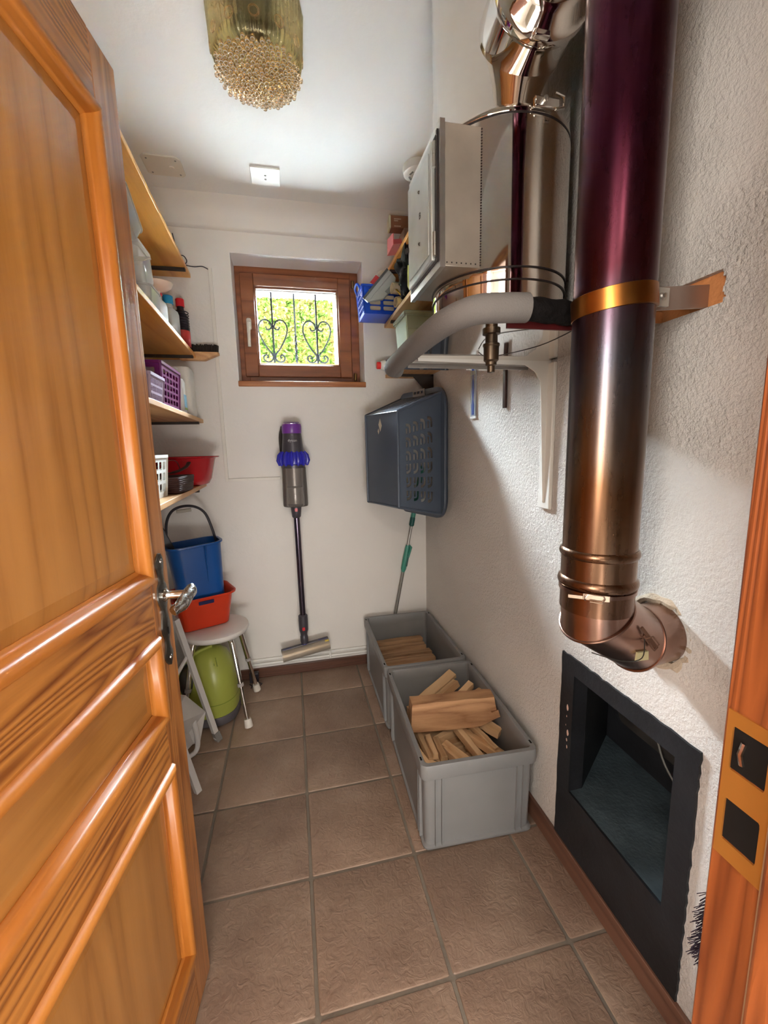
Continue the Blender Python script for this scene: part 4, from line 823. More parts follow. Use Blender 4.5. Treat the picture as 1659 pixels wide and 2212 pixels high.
# purple baskets
def basket(name, label, x, y, z, lx, ly, h, mat, nx, ny, nz, rz=0, taper=0.88, rim=0.006, handle=None, hole=(0.12, 0.14), group=None):
    t = thing(name, label, 'basket', (x, y, z), math.radians(rz), group)
    bx_, by_ = lx*taper/2, ly*taper/2; tx, ty = lx/2, ly/2; th = 0.0022
    def holes(n, m_):
        out = []
        for i in range(n):
            for j in range(m_):
                cu_, cv_ = 0.09, 0.10; du, dv = (1-2*cu_)/n, (1-2*cv_)/m_
                a, b = cu_+i*du+du*hole[0], cv_+j*dv+dv*hole[1]; c, d = cu_+(i+1)*du-du*hole[0], cv_+(j+1)*dv-dv*hole[1]
                out.append(rr2(a, b, c, d, min(c-a, d-b)*0.2, 2))
        return out
    zt = h-0.004
    for nm, cs_, n_ in (('side', [(-bx_, -by_, 0), (bx_, -by_, 0), (tx, -ty, zt), (-tx, -ty, zt)], nx), ('side', [(bx_, -by_, 0), (bx_, by_, 0), (tx, ty, zt), (tx, -ty, zt)], ny),
                       ('side', [(bx_, by_, 0), (-bx_, by_, 0), (-tx, ty, zt), (tx, ty, zt)], nx), ('side', [(-bx_, by_, 0), (-bx_, -by_, 0), (-tx, -ty, zt), (-tx, ty, zt)], ny)):
        obj(nm, MB().plate(UNIT, holes(n_, nz), cs_, th), mat, t, smooth=0)
    obj('bottom', MB().box((-bx_-.001, -by_-.001, -0.001), (bx_+.001, by_+.001, 0.0025)), mat, t)
    obj('rim', MB().loft([(tx+0.001, ty+0.001, h-0.010, 0.008), (tx+rim, ty+rim, h-0.010, 0.01), (tx+rim, ty+rim, h, 0.01), (tx-0.003, ty-0.003, h, 0.008), (tx-0.003, ty-0.003, h-0.010, 0.008), (tx+0.001, ty+0.001, h-0.010, 0.008)], cap0=False, cap1=False), mat, t)
    for sx, sy in ((1, 1), (1, -1), (-1, 1), (-1, -1)): obj('corner_post', MB().tube([(sx*bx_, sy*by_, 0), (sx*tx, sy*ty, zt)], 0.005, 8), mat, t)
    if handle: handle(t, tx, ty, h)
    return t
P_pur = plain('purple_plastic', (0.13, 0.008, 0.10), 0.3); P_purl = plain('greyed_purple', (0.34, 0.26, 0.36), 0.4)
basket('purple_basket', 'purple plastic basket with square holes on the third left shelf', -0.515, 1.82, Z3, 0.155, 0.27, 0.160, P_pur, 3, 5, 5)
basket('grey_basket', 'small greyish mauve basket with narrow slots, in front of the purple basket', -0.498, 1.60, Z3, 0.135, 0.16, 0.095, P_purl, 3, 9, 3)
P_lab = plain('blue_white_label', (0.25, 0.55, 0.75), 0.5, var=0.3)
def juglab(t, r, h):
    obj('label', MB().plate(UNIT, [], [(r+0.0006, -r*0.5, 0.03), (r+0.0006, r*0.5, 0.03), (r+0.0006, r*0.5, 0.085), (r+0.0006, -r*0.5, 0.085)], 0.0006), P_lab, t, smooth=0, label='blue and white label')
    obj('green_stripe', MB().plate(UNIT, [], [(r+0.0010, -r*0.5, 0.020), (r+0.0010, r*0.5, 0.020), (r+0.0010, r*0.5, 0.028), (r+0.0010, -r*0.5, 0.028)], 0.0006), plain('green_stripe', (0.35, 0.55, 0.10), 0.5), t, smooth=0)
bottle('detergent_bottle', 'white detergent bottle with blue picture label on the third left shelf', -0.490, 2.06, Z3, 0.045, 0.185, plain('white_gloss_bottle', (0.80, 0.80, 0.76), 0.3), M_white, square=True, capr=0.42, caph=0.018, extra=juglab)
t = thing('canister', 'plain translucent white canister at the far end of the third left shelf', 'canister', (-0.500, 2.20, Z3))
obj('body', MB().loft([(0.060, 0.055, 0, 0.02), (0.064, 0.060, 0.01, 0.022), (0.064, 0.060, 0.205, 0.022), (0.058, 0.054, 0.222, 0.022), (0.04, 0.035, 0.226, 0.02)]), plain('milk_white', (0.72, 0.70, 0.65), 0.5), t)
obj('carton', MB().cbox((-0.485, 1.995, Z3+0.070), (0.050, 0.035, 0.140)), plain('grey_carton', (0.42, 0.40, 0.45), 0.7), label='slim grey carton between purple basket and detergent bottle', cat='carton', bevel=0.001)
# lowest shelf: basin, tray, white basket
P_redb = plain('red_basin_plastic', (0.42, 0.012, 0.018), 0.22)
bs = thing('washing_basin', 'round glossy red washing basin on the lowest left shelf', 'basin', (-0.520, 2.165, Z4))
obj('bowl', MB().lathe([(0.001, 0.0), (0.110, 0.0), (0.125, 0.006), (0.138, 0.03), (0.158, 0.118), (0.162, 0.127), (0.178, 0.131), (0.179, 0.135), (0.160, 0.134), (0.154, 0.122), (0.134, 0.034), (0.120, 0.010), (0.001, 0.005)], 72), P_redb, bs, smooth=50)
P_brn = plain('brown_plastic', (0.050, 0.020, 0.016), 0.6, spec=0.25)
tr_ = thing('brown_tray', 'dark brown ribbed plastic tray in front of the red basin', 'tray', (-0.468, 1.800, Z4+0.003), math.radians(-4))
obj('body', MB().loft([(0.050, 0.095, 0, 0.015), (0.054, 0.099, 0.004, 0.016), (0.060, 0.105, 0.060, 0.018), (0.057, 0.102, 0.062, 0.016), (0.051, 0.096, 0.006, 0.014), (0.001, 0.001, 0.005, 0.001)]), P_brn, tr_)
mb = MB()
for k in range(7): mb.loft([(0.0535+k*0.0009, 0.0985+k*0.0009, 0.008+k*0.0075, 0.016), (0.0560+k*0.0009, 0.101+k*0.0009, 0.0105+k*0.0075, 0.017), (0.0535+k*0.0009, 0.0985+k*0.0009, 0.013+k*0.0075, 0.016)], cap0=False, cap1=False)
obj('ribs', mb, P_brn, tr_)
obj('dark_strap', MB().tube(smoothpath([(-0.535, 1.80, Z4+0.068), (-0.500, 1.845, Z4+0.072), (-0.468, 1.885, Z4+0.078), (-0.442, 1.935, Z4+0.094), (-0.434, 1.962, Z4+0.112)], 6), [0.007]*10+[0.010]*15, 10, sq=0.5), P_brn, label='dark curved strap handle lying across the brown tray', cat='strap')
obj('thin_wire', MB().tube(smoothpath([(-0.55, 1.84, Z4+0.09), (-0.50, 1.89, Z4+0.122), (-0.470, 1.91, Z4+0.118), (-0.462, 1.925, Z4+0.075)], 6), 0.0014, 6), M_iron, label='thin bent wire loop sticking up from the brown tray', cat='wire')
obj('small_nozzle', MB().lathe([(0.016, 0), (0.017, 0.01), (0.012, 0.035), (0.007, 0.05)], 20), plain('grey_metal_nozzle', (0.25, 0.27, 0.24), 0.35, metal=0.6), loc=(-0.460, 1.985, Z4+0.017), rot=(math.radians(-80), 0, math.radians(20)), label='small grey cone nozzle lying between brown tray and red basin', cat='nozzle')
basket('white_basket', 'white plastic basket on the lowest left shelf, beside the door edge', -0.52, 1.60, Z4, 0.150, 0.155, 0.150, M_white, 3, 3, 3, taper=0.85)

# ------------------------------------------------------------------ items on the right shelves
P_blue = plain('bright_blue_plastic', (0.005, 0.06, 0.50), 0.3)
def bh(t, tx, ty, h):
    for s_ in (-1,):
        obj('handle', MB().tube(smoothpath([(s_*(tx+0.004), -0.05, h-0.01), (s_*(tx+0.016), -0.04, h+0.014), (s_*(tx+0.018), 0, h+0.020), (s_*(tx+0.016), 0.04, h+0.014), (s_*(tx+0.004), 0.05, h-0.01)], 5), 0.006, 8), P_blue, t)
basket('blue_basket', 'bright blue plastic basket overhanging the middle right shelf', 0.530, 2.280, 1.9885, 0.27, 0.170, 0.135, P_blue, 3, 5, 4, handle=bh, taper=0.92, hole=(0.10, 0.12))
obj('paper_bundle', MB().cbox((0.535, 2.28, 2.04), (0.20, 0.12, 0.085)).jitter(0.004, 30), plain('cream_paper', (0.66, 0.58, 0.44), 0.8), label='cream paper bundle inside the bright blue basket', cat='paper')
sq_ = thing('window_squeegee', 'grey window squeegee leaning over the blue basket', 'squeegee', (0.475, 2.155, 2.095), rot=(0, math.radians(-49), 0))
obj('rubber_blade', MB().cbox((0, 0, 0.026), (0.190, 0.007, 0.012)), plain('dark_rubber', (0.10, 0.11, 0.11), 0.5), sq_, bevel=0.001)
obj('blade_holder', MB().cbox((0, 0, 0.010), (0.188, 0.018, 0.022)), plain('light_grey_plastic', (0.42, 0.45, 0.44), 0.4), sq_, bevel=0.003)
obj('body', MB().prism([(-0.09, 0.0), (-0.03, -0.048), (0.055, -0.052), (0.090, -0.030), (0.094, 0.0)], -0.012, 0.012, Rx(90)), MATS['light_grey_plastic'], sq_, bevel=0.004)
obj('grip', MB().prism([(0.000, -0.030), (0.040, -0.034), (0.040, -0.052), (0.004, -0.052)], -0.013, 0.013, Rx(90)), plain('darker_grey', (0.20, 0.22, 0.22), 0.4), sq_)
def roll(label, x, y, z, ln, r):
    t = thing('cardboard_roll', label, 'roll', (x, y, z), rot=(0, math.radians(90), math.radians(12)), group='cardboard rolls on the middle right shelf')
    obj('sleeve', MB().lathe([(r, 0), (r, ln), (r-0.004, ln), (r-0.004, 0), (r, 0)], 24, closed=False).jitter(0.001, 40), plain('paper_roll', (0.60, 0.50, 0.34), 0.8), t)
roll('upper open-ended cardboard roll on the middle right shelf', 0.526, 2.106, 2.080, 0.15, 0.025)
roll('lower cardboard roll lying on the middle right shelf', 0.540, 2.100, 2.015, 0.14, 0.024)
yb = MB().add([(0.528, 2.02, 2.050), (0.575, 2.02, 1.992), (0.620, 2.05, 1.990), (0.555, 2.05, 2.055), (0.560, 2.00, 1.990), (0.600, 2.00, 2.01)], [(0, 1, 2, 3), (0, 4, 1), (3, 2, 5)])
obj('yellow_cloth', MB().add([(0.524, 2.040, 2.052), (0.582, 2.035, 1.989), (0.640, 2.060, 1.990), (0.566, 2.070, 2.030), (0.545, 2.075, 2.066), (0.600, 2.03, 1.996)], [(0, 1, 3, 4), (1, 5, 2, 3), (0, 1, 5)]), plain('yellow_paper', (0.75, 0.52, 0.06), 0.6), label='folded yellow card below the cardboard rolls', cat='card', smooth=0)
def crumple(name, label, cat, c, sc, mat, seed, amp=0.3):
    b = MB().sphere((0, 0, 0), 1.0, 40, 26)
    for v in b.v:
        n_ = noise.noise(v*1.7+Vector((seed, 0, 0)))+0.5*noise.noise(v*4+Vector((0, seed, 0))); v *= 1+amp*n_
        r_ = 0.10*abs(noise.noise(v*7+Vector((seed, seed, 0)))); v *= 1-r_*1.5
        v.x *= sc[0]; v.y *= sc[1]; v.z *= sc[2]
    return obj(name, b, mat, label=label, cat=cat, loc=c, smooth=28)
crumple('black_bag', 'crumpled black plastic bag on the middle right shelf beside the chimney box', 'bag', (0.572, 1.965, 2.100), (0.056, 0.062, 0.108), plain('black_bin_bag', (0.006, 0.006, 0.007), 0.3, spec=0.25), 3.3, 0.42)
t = thing('yellow_packet', 'small yellow-green packet next to the black bag', 'packet', (0.562, 1.865, 1.9885))
obj('pouch', MB().loft([(0.020, 0.012, 0, .01), (0.026, 0.018, 0.02, .012), (0.026, 0.016, 0.075, .012), (0.024, 0.004, 0.10, .004)]).jitter(0.004, 30), plain('lime_yellow', (0.62, 0.62, 0.12), 0.45, var=0.3), t)
t = thing('wrapped_pack', 'clear wrapped pack with red print behind the squeegee', 'packet', (0.462, 2.300, 2.125), rot=(0, math.radians(36), 0))
obj('wrap', MB().loft([(0.020, 0.022, 0, .01), (0.030, 0.026, 0.02, .012), (0.028, 0.024, 0.10, .012), (0.015, 0.008, 0.125, .004)]).jitter(0.004, 30), plain('white_wrap', (0.68, 0.64, 0.56), 0.3, var=0.25), t)
obj('red_print', MB().loft([(0.0306, 0.0266, 0.025, .012), (0.0296, 0.0256, 0.075, .012)], cap0=False, cap1=False).jitter(0.004, 30), plain('red_print', (0.60, 0.03, 0.03), 0.35), t)
# top shelf right
ZR1 = 2.2325
t = thing('carton_box', 'small brown carton with cream end on the topmost right shelf', 'carton', (0.586, 2.185, ZR1+0.143), math.radians(-4), 'cartons on the topmost right shelf')
obj('body', MB().cbox((0.010, 0, 0.028), (0.110, 0.056, 0.056)), plain('brown_carton', (0.20, 0.075, 0.030), 0.5, var=0.2), t, bevel=0.001)
obj('end_flap', MB().cbox((-0.0485, 0, 0.028), (0.008, 0.057, 0.057)), plain('cream_card', (0.62, 0.60, 0.42), 0.6), t, bevel=0.001)
mb = MB()
for zc, ln in ((0.040, 0.036), (0.032, 0.020), (0.008, 0.034)):
    for k in range(7): mb.box((-0.028+k*ln/7, -0.0286, zc-0.0022), (-0.028+(k+0.72)*ln/7, -0.0280, zc+0.0022))
obj('lettering', mb, plain('pale_print', (0.60, 0.48, 0.38), 0.6), t, smooth=0, kind='stuff')
obj('brown_box', MB().cbox((0.662, 2.195, ZR1+0.071), (0.12, 0.10, 0.141)), plain('taupe_box', (0.30, 0.17, 0.11), 0.6, var=0.3), label='mottled brown box under the small brown carton', cat='carton', bevel=0.002)
t = thing('grey_box', 'greyish beige box behind on the topmost right shelf, close to the ceiling', 'carton', (0.640, 1.98, ZR1), math.radians(20), 'cartons on the topmost right shelf')
obj('body', MB().cbox((0, 0, 0.065), (0.08, 0.06, 0.130)), plain('taupe_grey_box', (0.36, 0.31, 0.25), 0.6), t, bevel=0.001)
t = thing('dustpan', 'translucent red plastic scoop hanging over the edge of the topmost right shelf', 'scoop', (0.566, 2.050, ZR1+0.004), rot=(0, math.radians(-12), 0))
obj('pan', MB().plate(UNIT, [], [(-0.055, -0.05, 0.006), (0.04, -0.05, 0.0), (0.04, 0.07, 0.0), (-0.055, 0.07, 0.006)], 0.003).plate(UNIT, [], [(-0.055, 0.07, 0.006), (0.03, 0.07, 0.0), (0.03, 0.072, 0.07), (-0.040, 0.072, 0.075)], 0.003).plate(UNIT, [], [(0.04, -0.05, 0.0), (0.04, 0.07, 0.0), (0.045, 0.07, 0.06), (0.045, -0.05, 0.05)], 0.003).plate(UNIT, [], [(-0.056, -0.05, 0.004), (-0.056, 0.07, 0.004), (-0.040, 0.07, 0.075), (-0.046, -0.05, 0.050)], 0.003), plain('red_translucent', (0.50, 0.09, 0.09), 0.3), t, smooth=0)
# lowest right shelf
t = clearbox('large clear lidded tub full of green packets on the lowest right shelf', 0.650, 2.045, 1.7195, 0.105, 0.110, 0.205, clearmat('tub_plastic', (0.72, 0.78, 0.66), 0.15, 0.78, (0.92, 0.95, 0.86)), group=None)
crumple('packet_filling', 'pale green crumpled packets inside the large clear tub', 'packets', (0.650, 2.045, 1.800), (0.062, 0.070, 0.060), plain('pale_green_pack', (0.55, 0.62, 0.34), 0.5, var=0.45), 7.1, 0.25)
crumple('white_rag', 'crumpled white rag squeezed under the foam-edged plate', 'rag', (0.545, 1.93, 1.7365), (0.040, 0.060, 0.020), plain('white_rag', (0.68, 0.66, 0.58), 0.8), 1.3, 0.3)
t = thing('lying_bottle', 'dark blue bottle with red cap lying on its side on the lowest right shelf', 'bottle', (0.640, 2.290, 1.752), rot=(0, math.radians(-90), 0))
P_navy = plain('navy_bottle', (0.012, 0.016, 0.06), 0.3)
obj('body', MB().lathe([(0.026, 0), (0.031, 0.006), (0.032, 0.10), (0.028, 0.118), (0.020, 0.126)], 28), P_navy, t)
obj('shoulder', MB().lathe([(0.0285, 0.112), (0.0290, 0.118), (0.024, 0.136), (0.017, 0.142)], 28), M_white, t)
obj('cap', MB().lathe([(0.018, 0.138), (0.019, 0.141), (0.019, 0.158), (0.016, 0.162), (0.001, 0.162)], 24), plain('bright_red_cap', (0.75, 0.03, 0.03), 0.35), t)
mb = MB()
for i, y in enumerate((-0.012, -0.005, 0.002, 0.009)):
    for k in range(6): mb.cbox((math.sqrt(0.0325**2-y*y)*-1*0+y, -math.sqrt(0.0327**2-y*y), 0.035+k*0.009), (0.0022, 0.0006, 0.0062 if (k+i) % 3 else 0.004))
obj('label_print', mb, plain('pale_label_print', (0.55, 0.58, 0.66), 0.5), t, smooth=0, kind='stuff')
# blister pack and rod under the shelf end, on the right wall
t = thing('wrapped_brush', 'narrow clear packet with a blue brush hanging on the right wall', 'packet', (XR-0.006, 1.70, 1.435))
obj('sleeve', MB().box((-0.002, -0.024, 0), (0.002, 0.024, 0.265)), clearmat('clear_sleeve', (0.7, 0.74, 0.8), 0.15, 0.6, (0.93, 0.95, 0.98)), t)
obj('blue_brush', MB().loft([(0.003, 0.012, 0.01, 0.003), (0.004, 0.013, 0.05, 0.003), (0.003, 0.006, 0.075, 0.003), (0.004, 0.009, 0.10, 0.003), (0.004, 0.009, 0.145, 0.003), (0.003, 0.005, 0.16, 0.003), (0.003, 0.006, 0.25, 0.003)]), plain('blue_brush_plastic', (0.03, 0.06, 0.30), 0.4), t)
obj('card_header', MB().box((-0.003, -0.024, 0.175), (-0.002, 0.024, 0.262)), plain('pale_green_card', (0.55, 0.66, 0.60), 0.6), t)
obj('crimp', MB().box((-0.0025, -0.028, -0.006), (0.0025, 0.028, 0.004)), M_white, t)
t = thing('metal_rod', 'dark brown metal rod hanging on the right wall beside the drain fitting', 'rod', (XR-0.008, 1.425, 1.448))
obj('bar', MB().box((-0.005, -0.009, 0), (0.005, 0.009, 0.25)), plain('dark_brown_metal', (0.05, 0.025, 0.02), 0.3, metal=0.5), t, bevel=0.002)
obj('hook', MB().tube([(0, 0, 0.25), (0.0, 0, 0.262), (0.008, 0, 0.262)], 0.003, 8), M_iron, t)

# ------------------------------------------------------------------ stick vacuum on the back wall
VX, VY = 0.012, 2.292
vc = thing('stick_vacuum', 'purple and blue cordless stick vacuum hanging on the back wall under the window', 'vacuum cleaner', (VX, VY, 0.15))
V = lambda z: z-0.15
P_gry = plain('gunmetal_plastic', (0.075, 0.07, 0.085), 0.35, metal=0.3); P_pp = plain('purple_filter', (0.16, 0.04, 0.30), 0.3); P_bl = plain('blue_ring', (0.03, 0.03, 0.42), 0.25)
obj('filter_cap', MB().lathe([(0.048, V(1.398)), (0.050, V(1.402)), (0.051, V(1.435)), (0.047, V(1.450)), (0.038, V(1.457)), (0.001, V(1.459))], 36), P_pp, vc)
obj('cap_ring', MB().lathe([(0.046, V(1.4515)), (0.048, V(1.449)), (0.0475, V(1.4455))], 36, closed=False), plain('silver_trim', (0.6, 0.55, 0.65), 0.2, metal=1), vc)  # narrow silvery metallic ring round the cap's top edge
bdy = obj('motor_body', MB().lathe([(0.058, V(1.300)), (0.055, V(1.33)), (0.051, V(1.37)), (0.0485, V(1.399))], 36), P_gry, vc)
tm = text_mesh('dyson', 0.020); obj('lettering', MB().add(tm.v, tm.f, T(0, -0.0545, V(1.362)) @ Rx(90+4)), plain('grey_letter', (0.35, 0.34, 0.36), 0.4), bdy, smooth=0)
obj('cyclone_ring', MB().lathe([(0.062, V(1.235)), (0.070, V(1.240)), (0.073, V(1.262)), (0.070, V(1.288)), (0.058, V(1.302))], 36), P_bl, vc)
mb = MB()
for k in range(14):
    a = 2*PI*k/14+0.1; c_, s_ = math.cos(a), math.sin(a)
    mb.tube([(0.060*c_, 0.060*s_, V(1.304)), (0.073*c_, 0.073*s_, V(1.285)), (0.078*c_, 0.078*s_, V(1.258)), (0.072*c_, 0.072*s_, V(1.232))], [0.006, 0.010, 0.0115, 0.006], 8)
obj('cyclones', mb, P_bl, vc)
obj('bin_neck', MB().lathe([(0.060, V(1.218)), (0.062, V(1.236))], 36), P_gry, vc)
obj('clear_bin', MB().lathe([(0.063, V(1.220)), (0.0655, V(1.10)), (0.067, V(1.022)), (0.065, V(1.014)), (0.001, V(1.012)), (0.001, V(1.015)), (0.062, V(1.018)), (0.064, V(1.026)), (0.0625, V(1.10)), (0.060, V(1.220))], 48, closed=False), clearmat('clear_bin', (0.55, 0.52, 0.50), 0.05, 0.93, (0.92, 0.90, 0.88)), vc)
obj('shroud', MB().lathe([(0.046, V(1.218)), (0.046, V(1.125)), (0.052, V(1.118)), (0.040, V(1.112)), (0.036, V(1.04)), (0.040, V(1.02))], 36), plain('shroud_grey', (0.26, 0.25, 0.25), 0.3, metal=0.6), vc)
obj('bin_base', MB().lathe([(0.040, V(1.019)), (0.050, V(1.024)), (0.030, V(1.030)), (0.001, V(1.030))], 24), P_gry, vc)
obj('handle_back', MB().tube(smoothpath([(-0.050, 0.035, V(1.43)), (-0.062, 0.045, V(1.38)), (-0.060, 0.05, V(1.28)), (-0.055, 0.045, V(1.18))], 5), 0.008, 8), M_blk, vc)
cn = obj('upper_connector', MB().lathe([(0.030, V(1.013)), (0.027, V(0.985)), (0.024, V(0.955)), (0.018, V(0.948))], 24), P_gry, vc)
P_vr = plain('red_button', (0.55, 0.02, 0.03), 0.35)
obj('release_button', MB().loft([(0.008, 0.010, 0, 0.004), (0.007, 0.009, 0.003, 0.004)], T(0, -0.0265, V(0.995)) @ Rx(90)), P_vr, cn)
obj('wand', MB().tube([(0, 0, V(0.960)), (0.004, 0.0, V(0.385))], 0.0165, 24), plain('dark_wand', (0.10, 0.08, 0.11), 0.18, metal=0.85), vc)
lc = obj('lower_connector', MB().lathe([(0.020, V(0.392)), (0.026, V(0.386)), (0.027, V(0.36)), (0.026, V(0.30)), (0.021, V(0.285)), (0.019, V(0.270)), (0.022, V(0.262)), (0.022, V(0.235)), (0.018, V(0.215))], 24, T(0.004, 0, 0)), P_gry, vc)
obj('release_button', MB().loft([(0.008, 0.010, 0, 0.004), (0.007, 0.009, 0.003, 0.004)], T(0.004, -0.0265, V(0.315)) @ Rx(90)), P_vr, lc)
hm = T(0.012, -0.020, V(0.185)) @ Ry(-7) @ Rz(6)
hd_ = obj('cleaner_head', MB().tube([hm @ Vector((-0.135, 0, 0)), hm @ Vector((0.135, 0, 0))], 0.031, 32), clearmat('head_clear', (0.62, 0.56, 0.48), 0.08, 0.6, (0.9, 0.88, 0.84)), vc)
obj('roller', MB().tube([hm @ Vector((-0.128, 0, 0)), hm @ Vector((0.128, 0, 0))], 0.024, 24), plain('gold_roller', (0.40, 0.28, 0.13), 0.4, metal=0.6, var=0.4), hd_)
obj('head_top', MB().loft([(0.136, 0.016, 0.0, 0.006), (0.134, 0.012, 0.010, 0.006)], hm @ T(0, 0.016, 0.024)), P_gry, hd_)
obj('head_neck', MB().tube([(0.004, 0, V(0.225)), (0.006, -0.006, V(0.200)), hm @ Vector((0, 0.006, 0.018))], [0.019, 0.018, 0.022], 16), plain('navy_plastic', (0.03, 0.03, 0.12), 0.35), hd_)
for x in (-0.10, 0.10): obj('blue_label', MB().cbox((0, 0, 0), (0.045, 0.012, 0.001), hm @ T(x, 0.010, 0.0352)), plain('navy_label', (0.02, 0.02, 0.12), 0.4), hd_)
obj('yellow_label', MB().cbox((0, 0, 0), (0.022, 0.010, 0.001), hm @ T(0.122, -0.014, 0.0285) @ Rx(25)), plain('yellow_label', (0.7, 0.55, 0.08), 0.5), hd_)
obj('wall_dock', MB().box((-0.058, 0.045, V(1.18)), (-0.035, YB-VY, V(1.44))).box((-0.03, 0.05, V(1.20)), (0.03, YB-VY, V(1.36))), M_blk, vc, bevel=0.004)

# ------------------------------------------------------------------ mop, laundry basket
mp = thing('mop_handle', 'grey telescopic mop pole with teal grips leaning behind the grey crate', 'mop', (0.505, 2.349, 0.0))
a_, b_ = Vector((0.505, 2.349, 0.0)), Vector((0.752, 2.358, 1.20)); dd = (b_-a_)
at = lambda t_: dd*t_
obj('lower_pole', MB().tube([at(0.01), at(0.58)], 0.010, 14), plain('grey_pole', (0.24, 0.23, 0.21), 0.35, metal=0.4), mp)
obj('upper_pole', MB().tube([at(0.57), at(0.73)], 0.0085, 14), plain('light_grey_pole', (0.36, 0.35, 0.33), 0.35, metal=0.4), mp)
P_teal = plain('teal_plastic', (0.05, 0.26, 0.20), 0.4); P_tealc = plain('dark_teal', (0.01, 0.10, 0.09), 0.4)
obj('grip', MB().tube([at(0.475), at(0.49), at(0.54), at(0.595), at(0.61)], [0.010, 0.016, 0.0165, 0.014, 0.012], 14), P_teal, mp)
obj('grip_lever', MB().tube([at(0.61)+Vector((0.006, -0.008, 0)), at(0.60)+Vector((0.020, -0.010, 0)), at(0.55)+Vector((0.012, -0.014, 0))], [0.006, 0.007, 0.006], 8), P_teal, mp)
obj('grip_inset', MB().tube([at(0.505)+Vector((0.010, -0.011, 0)), at(0.565)+Vector((0.010, -0.011, 0))], 0.007, 8), P_tealc, mp)
obj('collar', MB().tube([at(0.705), at(0.71), at(0.745), at(0.75)], [0.010, 0.015, 0.015, 0.013], 14), P_tealc, mp)
obj('top_grip', MB().tube([at(0.75), at(0.99), at(1.0)], [0.0135, 0.0135, 0.009], 14), P_teal, mp)

P_lb = plain('slate_basket', (0.070, 0.092, 0.130), 0.32)
rn = Vector((-0.335, 0.942, 0)); dn_ = Vector((-0.942, -0.335, 0)); UP = Vector((0, 0, 1))
lb = thing('laundry_basket', 'slate blue plastic laundry basket hanging on its side in the back right corner', 'laundry basket', (0.690, 2.140, 0.95))
LO = Vector((0.690, 2.140, 0.95)); near = Vector((0.757, 1.952, 0)); far = near+rn*0.400
def lp(u, d, z): return near+rn*u+dn_*d+UP*z-LO     # along the rim, out from the wall, height
DB = 0.262
def archholes():
    out = []; nx, nz = 4, 6
    for i in range(nx):
        for j in range(nz):
            cx = 0.23+i*0.165; cy = 0.135+j*0.132; sx, sy = 0.058, 0.050; up_ = 1 if j >= 3 else -1
            arch = []
            for k in range(7):
                a = PI*0.5*k/6; arch.append((cx-sx*0.1+sx*1.0*math.cos(a) if False else cx-sx+2*sx*math.sin(a), cy+up_*(sy*(-0.0)+sy*math.cos(a))))
            inner = [(cx-sx+1.2*sx*math.sin(PI*0.5*k/6), cy+up_*(sy*0.45*math.cos(PI*0.5*k/6))) for k in range(6, -1, -1)]
            poly = [(x, y) for x, y in arch]+[(cx+sx, cy-up_*sy), (cx+0.25*sx, cy-up_*sy)]+[(x, y) for x, y in inner]
            out.append(poly); out.append([(cx-sx, cy+up_*sy*0.12), (cx-0.35*sx, cy+up_*sy*0.12), (cx-0.35*sx, cy-up_*sy), (cx-sx, cy-up_*sy)])
    return out
i0, i1 = 0.030, 0.052      # inset at the rim, at the base
zt0, zb0, zt1, zb1 = 1.575, 0.975, 1.480, 1.030
side = [lp(i1, DB, zb1), lp(i0, 0.02, zb0), lp(i0, 0.02, zt0), lp(i1, DB, zt1)]
obj('long_side', MB().plate(rr2(0, 0, 1, 1, 0.004, 1), archholes(), side, 0.003), P_lb, lb, smooth=0)
W2 = 0.400
side2 = [lp(W2-i0, 0.02, zb0), lp(W2-i1, DB, zb1), lp(W2-i1, DB, zt1), lp(W2-i0, 0.02, zt0)]
obj('long_side', MB().plate(rr2(0, 0, 1, 1, 0.004, 1), archholes(), [side2[0], side2[1], side2[2], side2[3]], 0.003), P_lb, lb, smooth=0)
eh = []
for i in range(8):
    for j in range(6):
        cx, cy = 0.20+i*0.086+(0.043 if j % 2 else 0), 0.22+j*0.095
        eh.append([(cx+0.032*math.cos(q*PI/4), cy+0.036*math.sin(q*PI/4)) for q in range(8)])
obj('short_side', MB().plate(UNIT, eh, [lp(i0, 0.02, zt0), lp(W2-i0, 0.02, zt0), lp(W2-i1, DB, zt1), lp(i1, DB, zt1)], 0.003), P_lb, lb, smooth=0)
obj('short_side', MB().plate(UNIT, eh, [lp(i1, DB, zb1), lp(W2-i1, DB, zb1), lp(W2-i0, 0.02, zb0), lp(i0, 0.02, zb0)], 0.003), P_lb, lb, smooth=0)
mb = MB().plate(UNIT, [], [lp(W2-i1, DB, zb1), lp(i1, DB, zb1), lp(i1, DB, zt1), lp(W2-i1, DB, zt1)], 0.003)
cor = [lp(i1, DB, zb1), lp(W2-i1, DB, zb1), lp(W2-i1, DB, zt1), lp(i1, DB, zt1)]
ba = obj('base', mb, P_lb, lb, smooth=0)
obj('base_edge', MB().tube(cor+[cor[0]], 0.007, 10), P_lb, lb)
for u_, zt_, zr_ in ((i1, zt1, zt0), (i1, zb1, zb0), (W2-i1, zt1, zt0), (W2-i1, zb1, zb0)): obj('corner_edge', MB().tube([lp(u_, DB, zt_), lp(i0 if u_ == i1 else W2-i0, 0.02, zr_)], 0.007, 8), P_lb, lb)
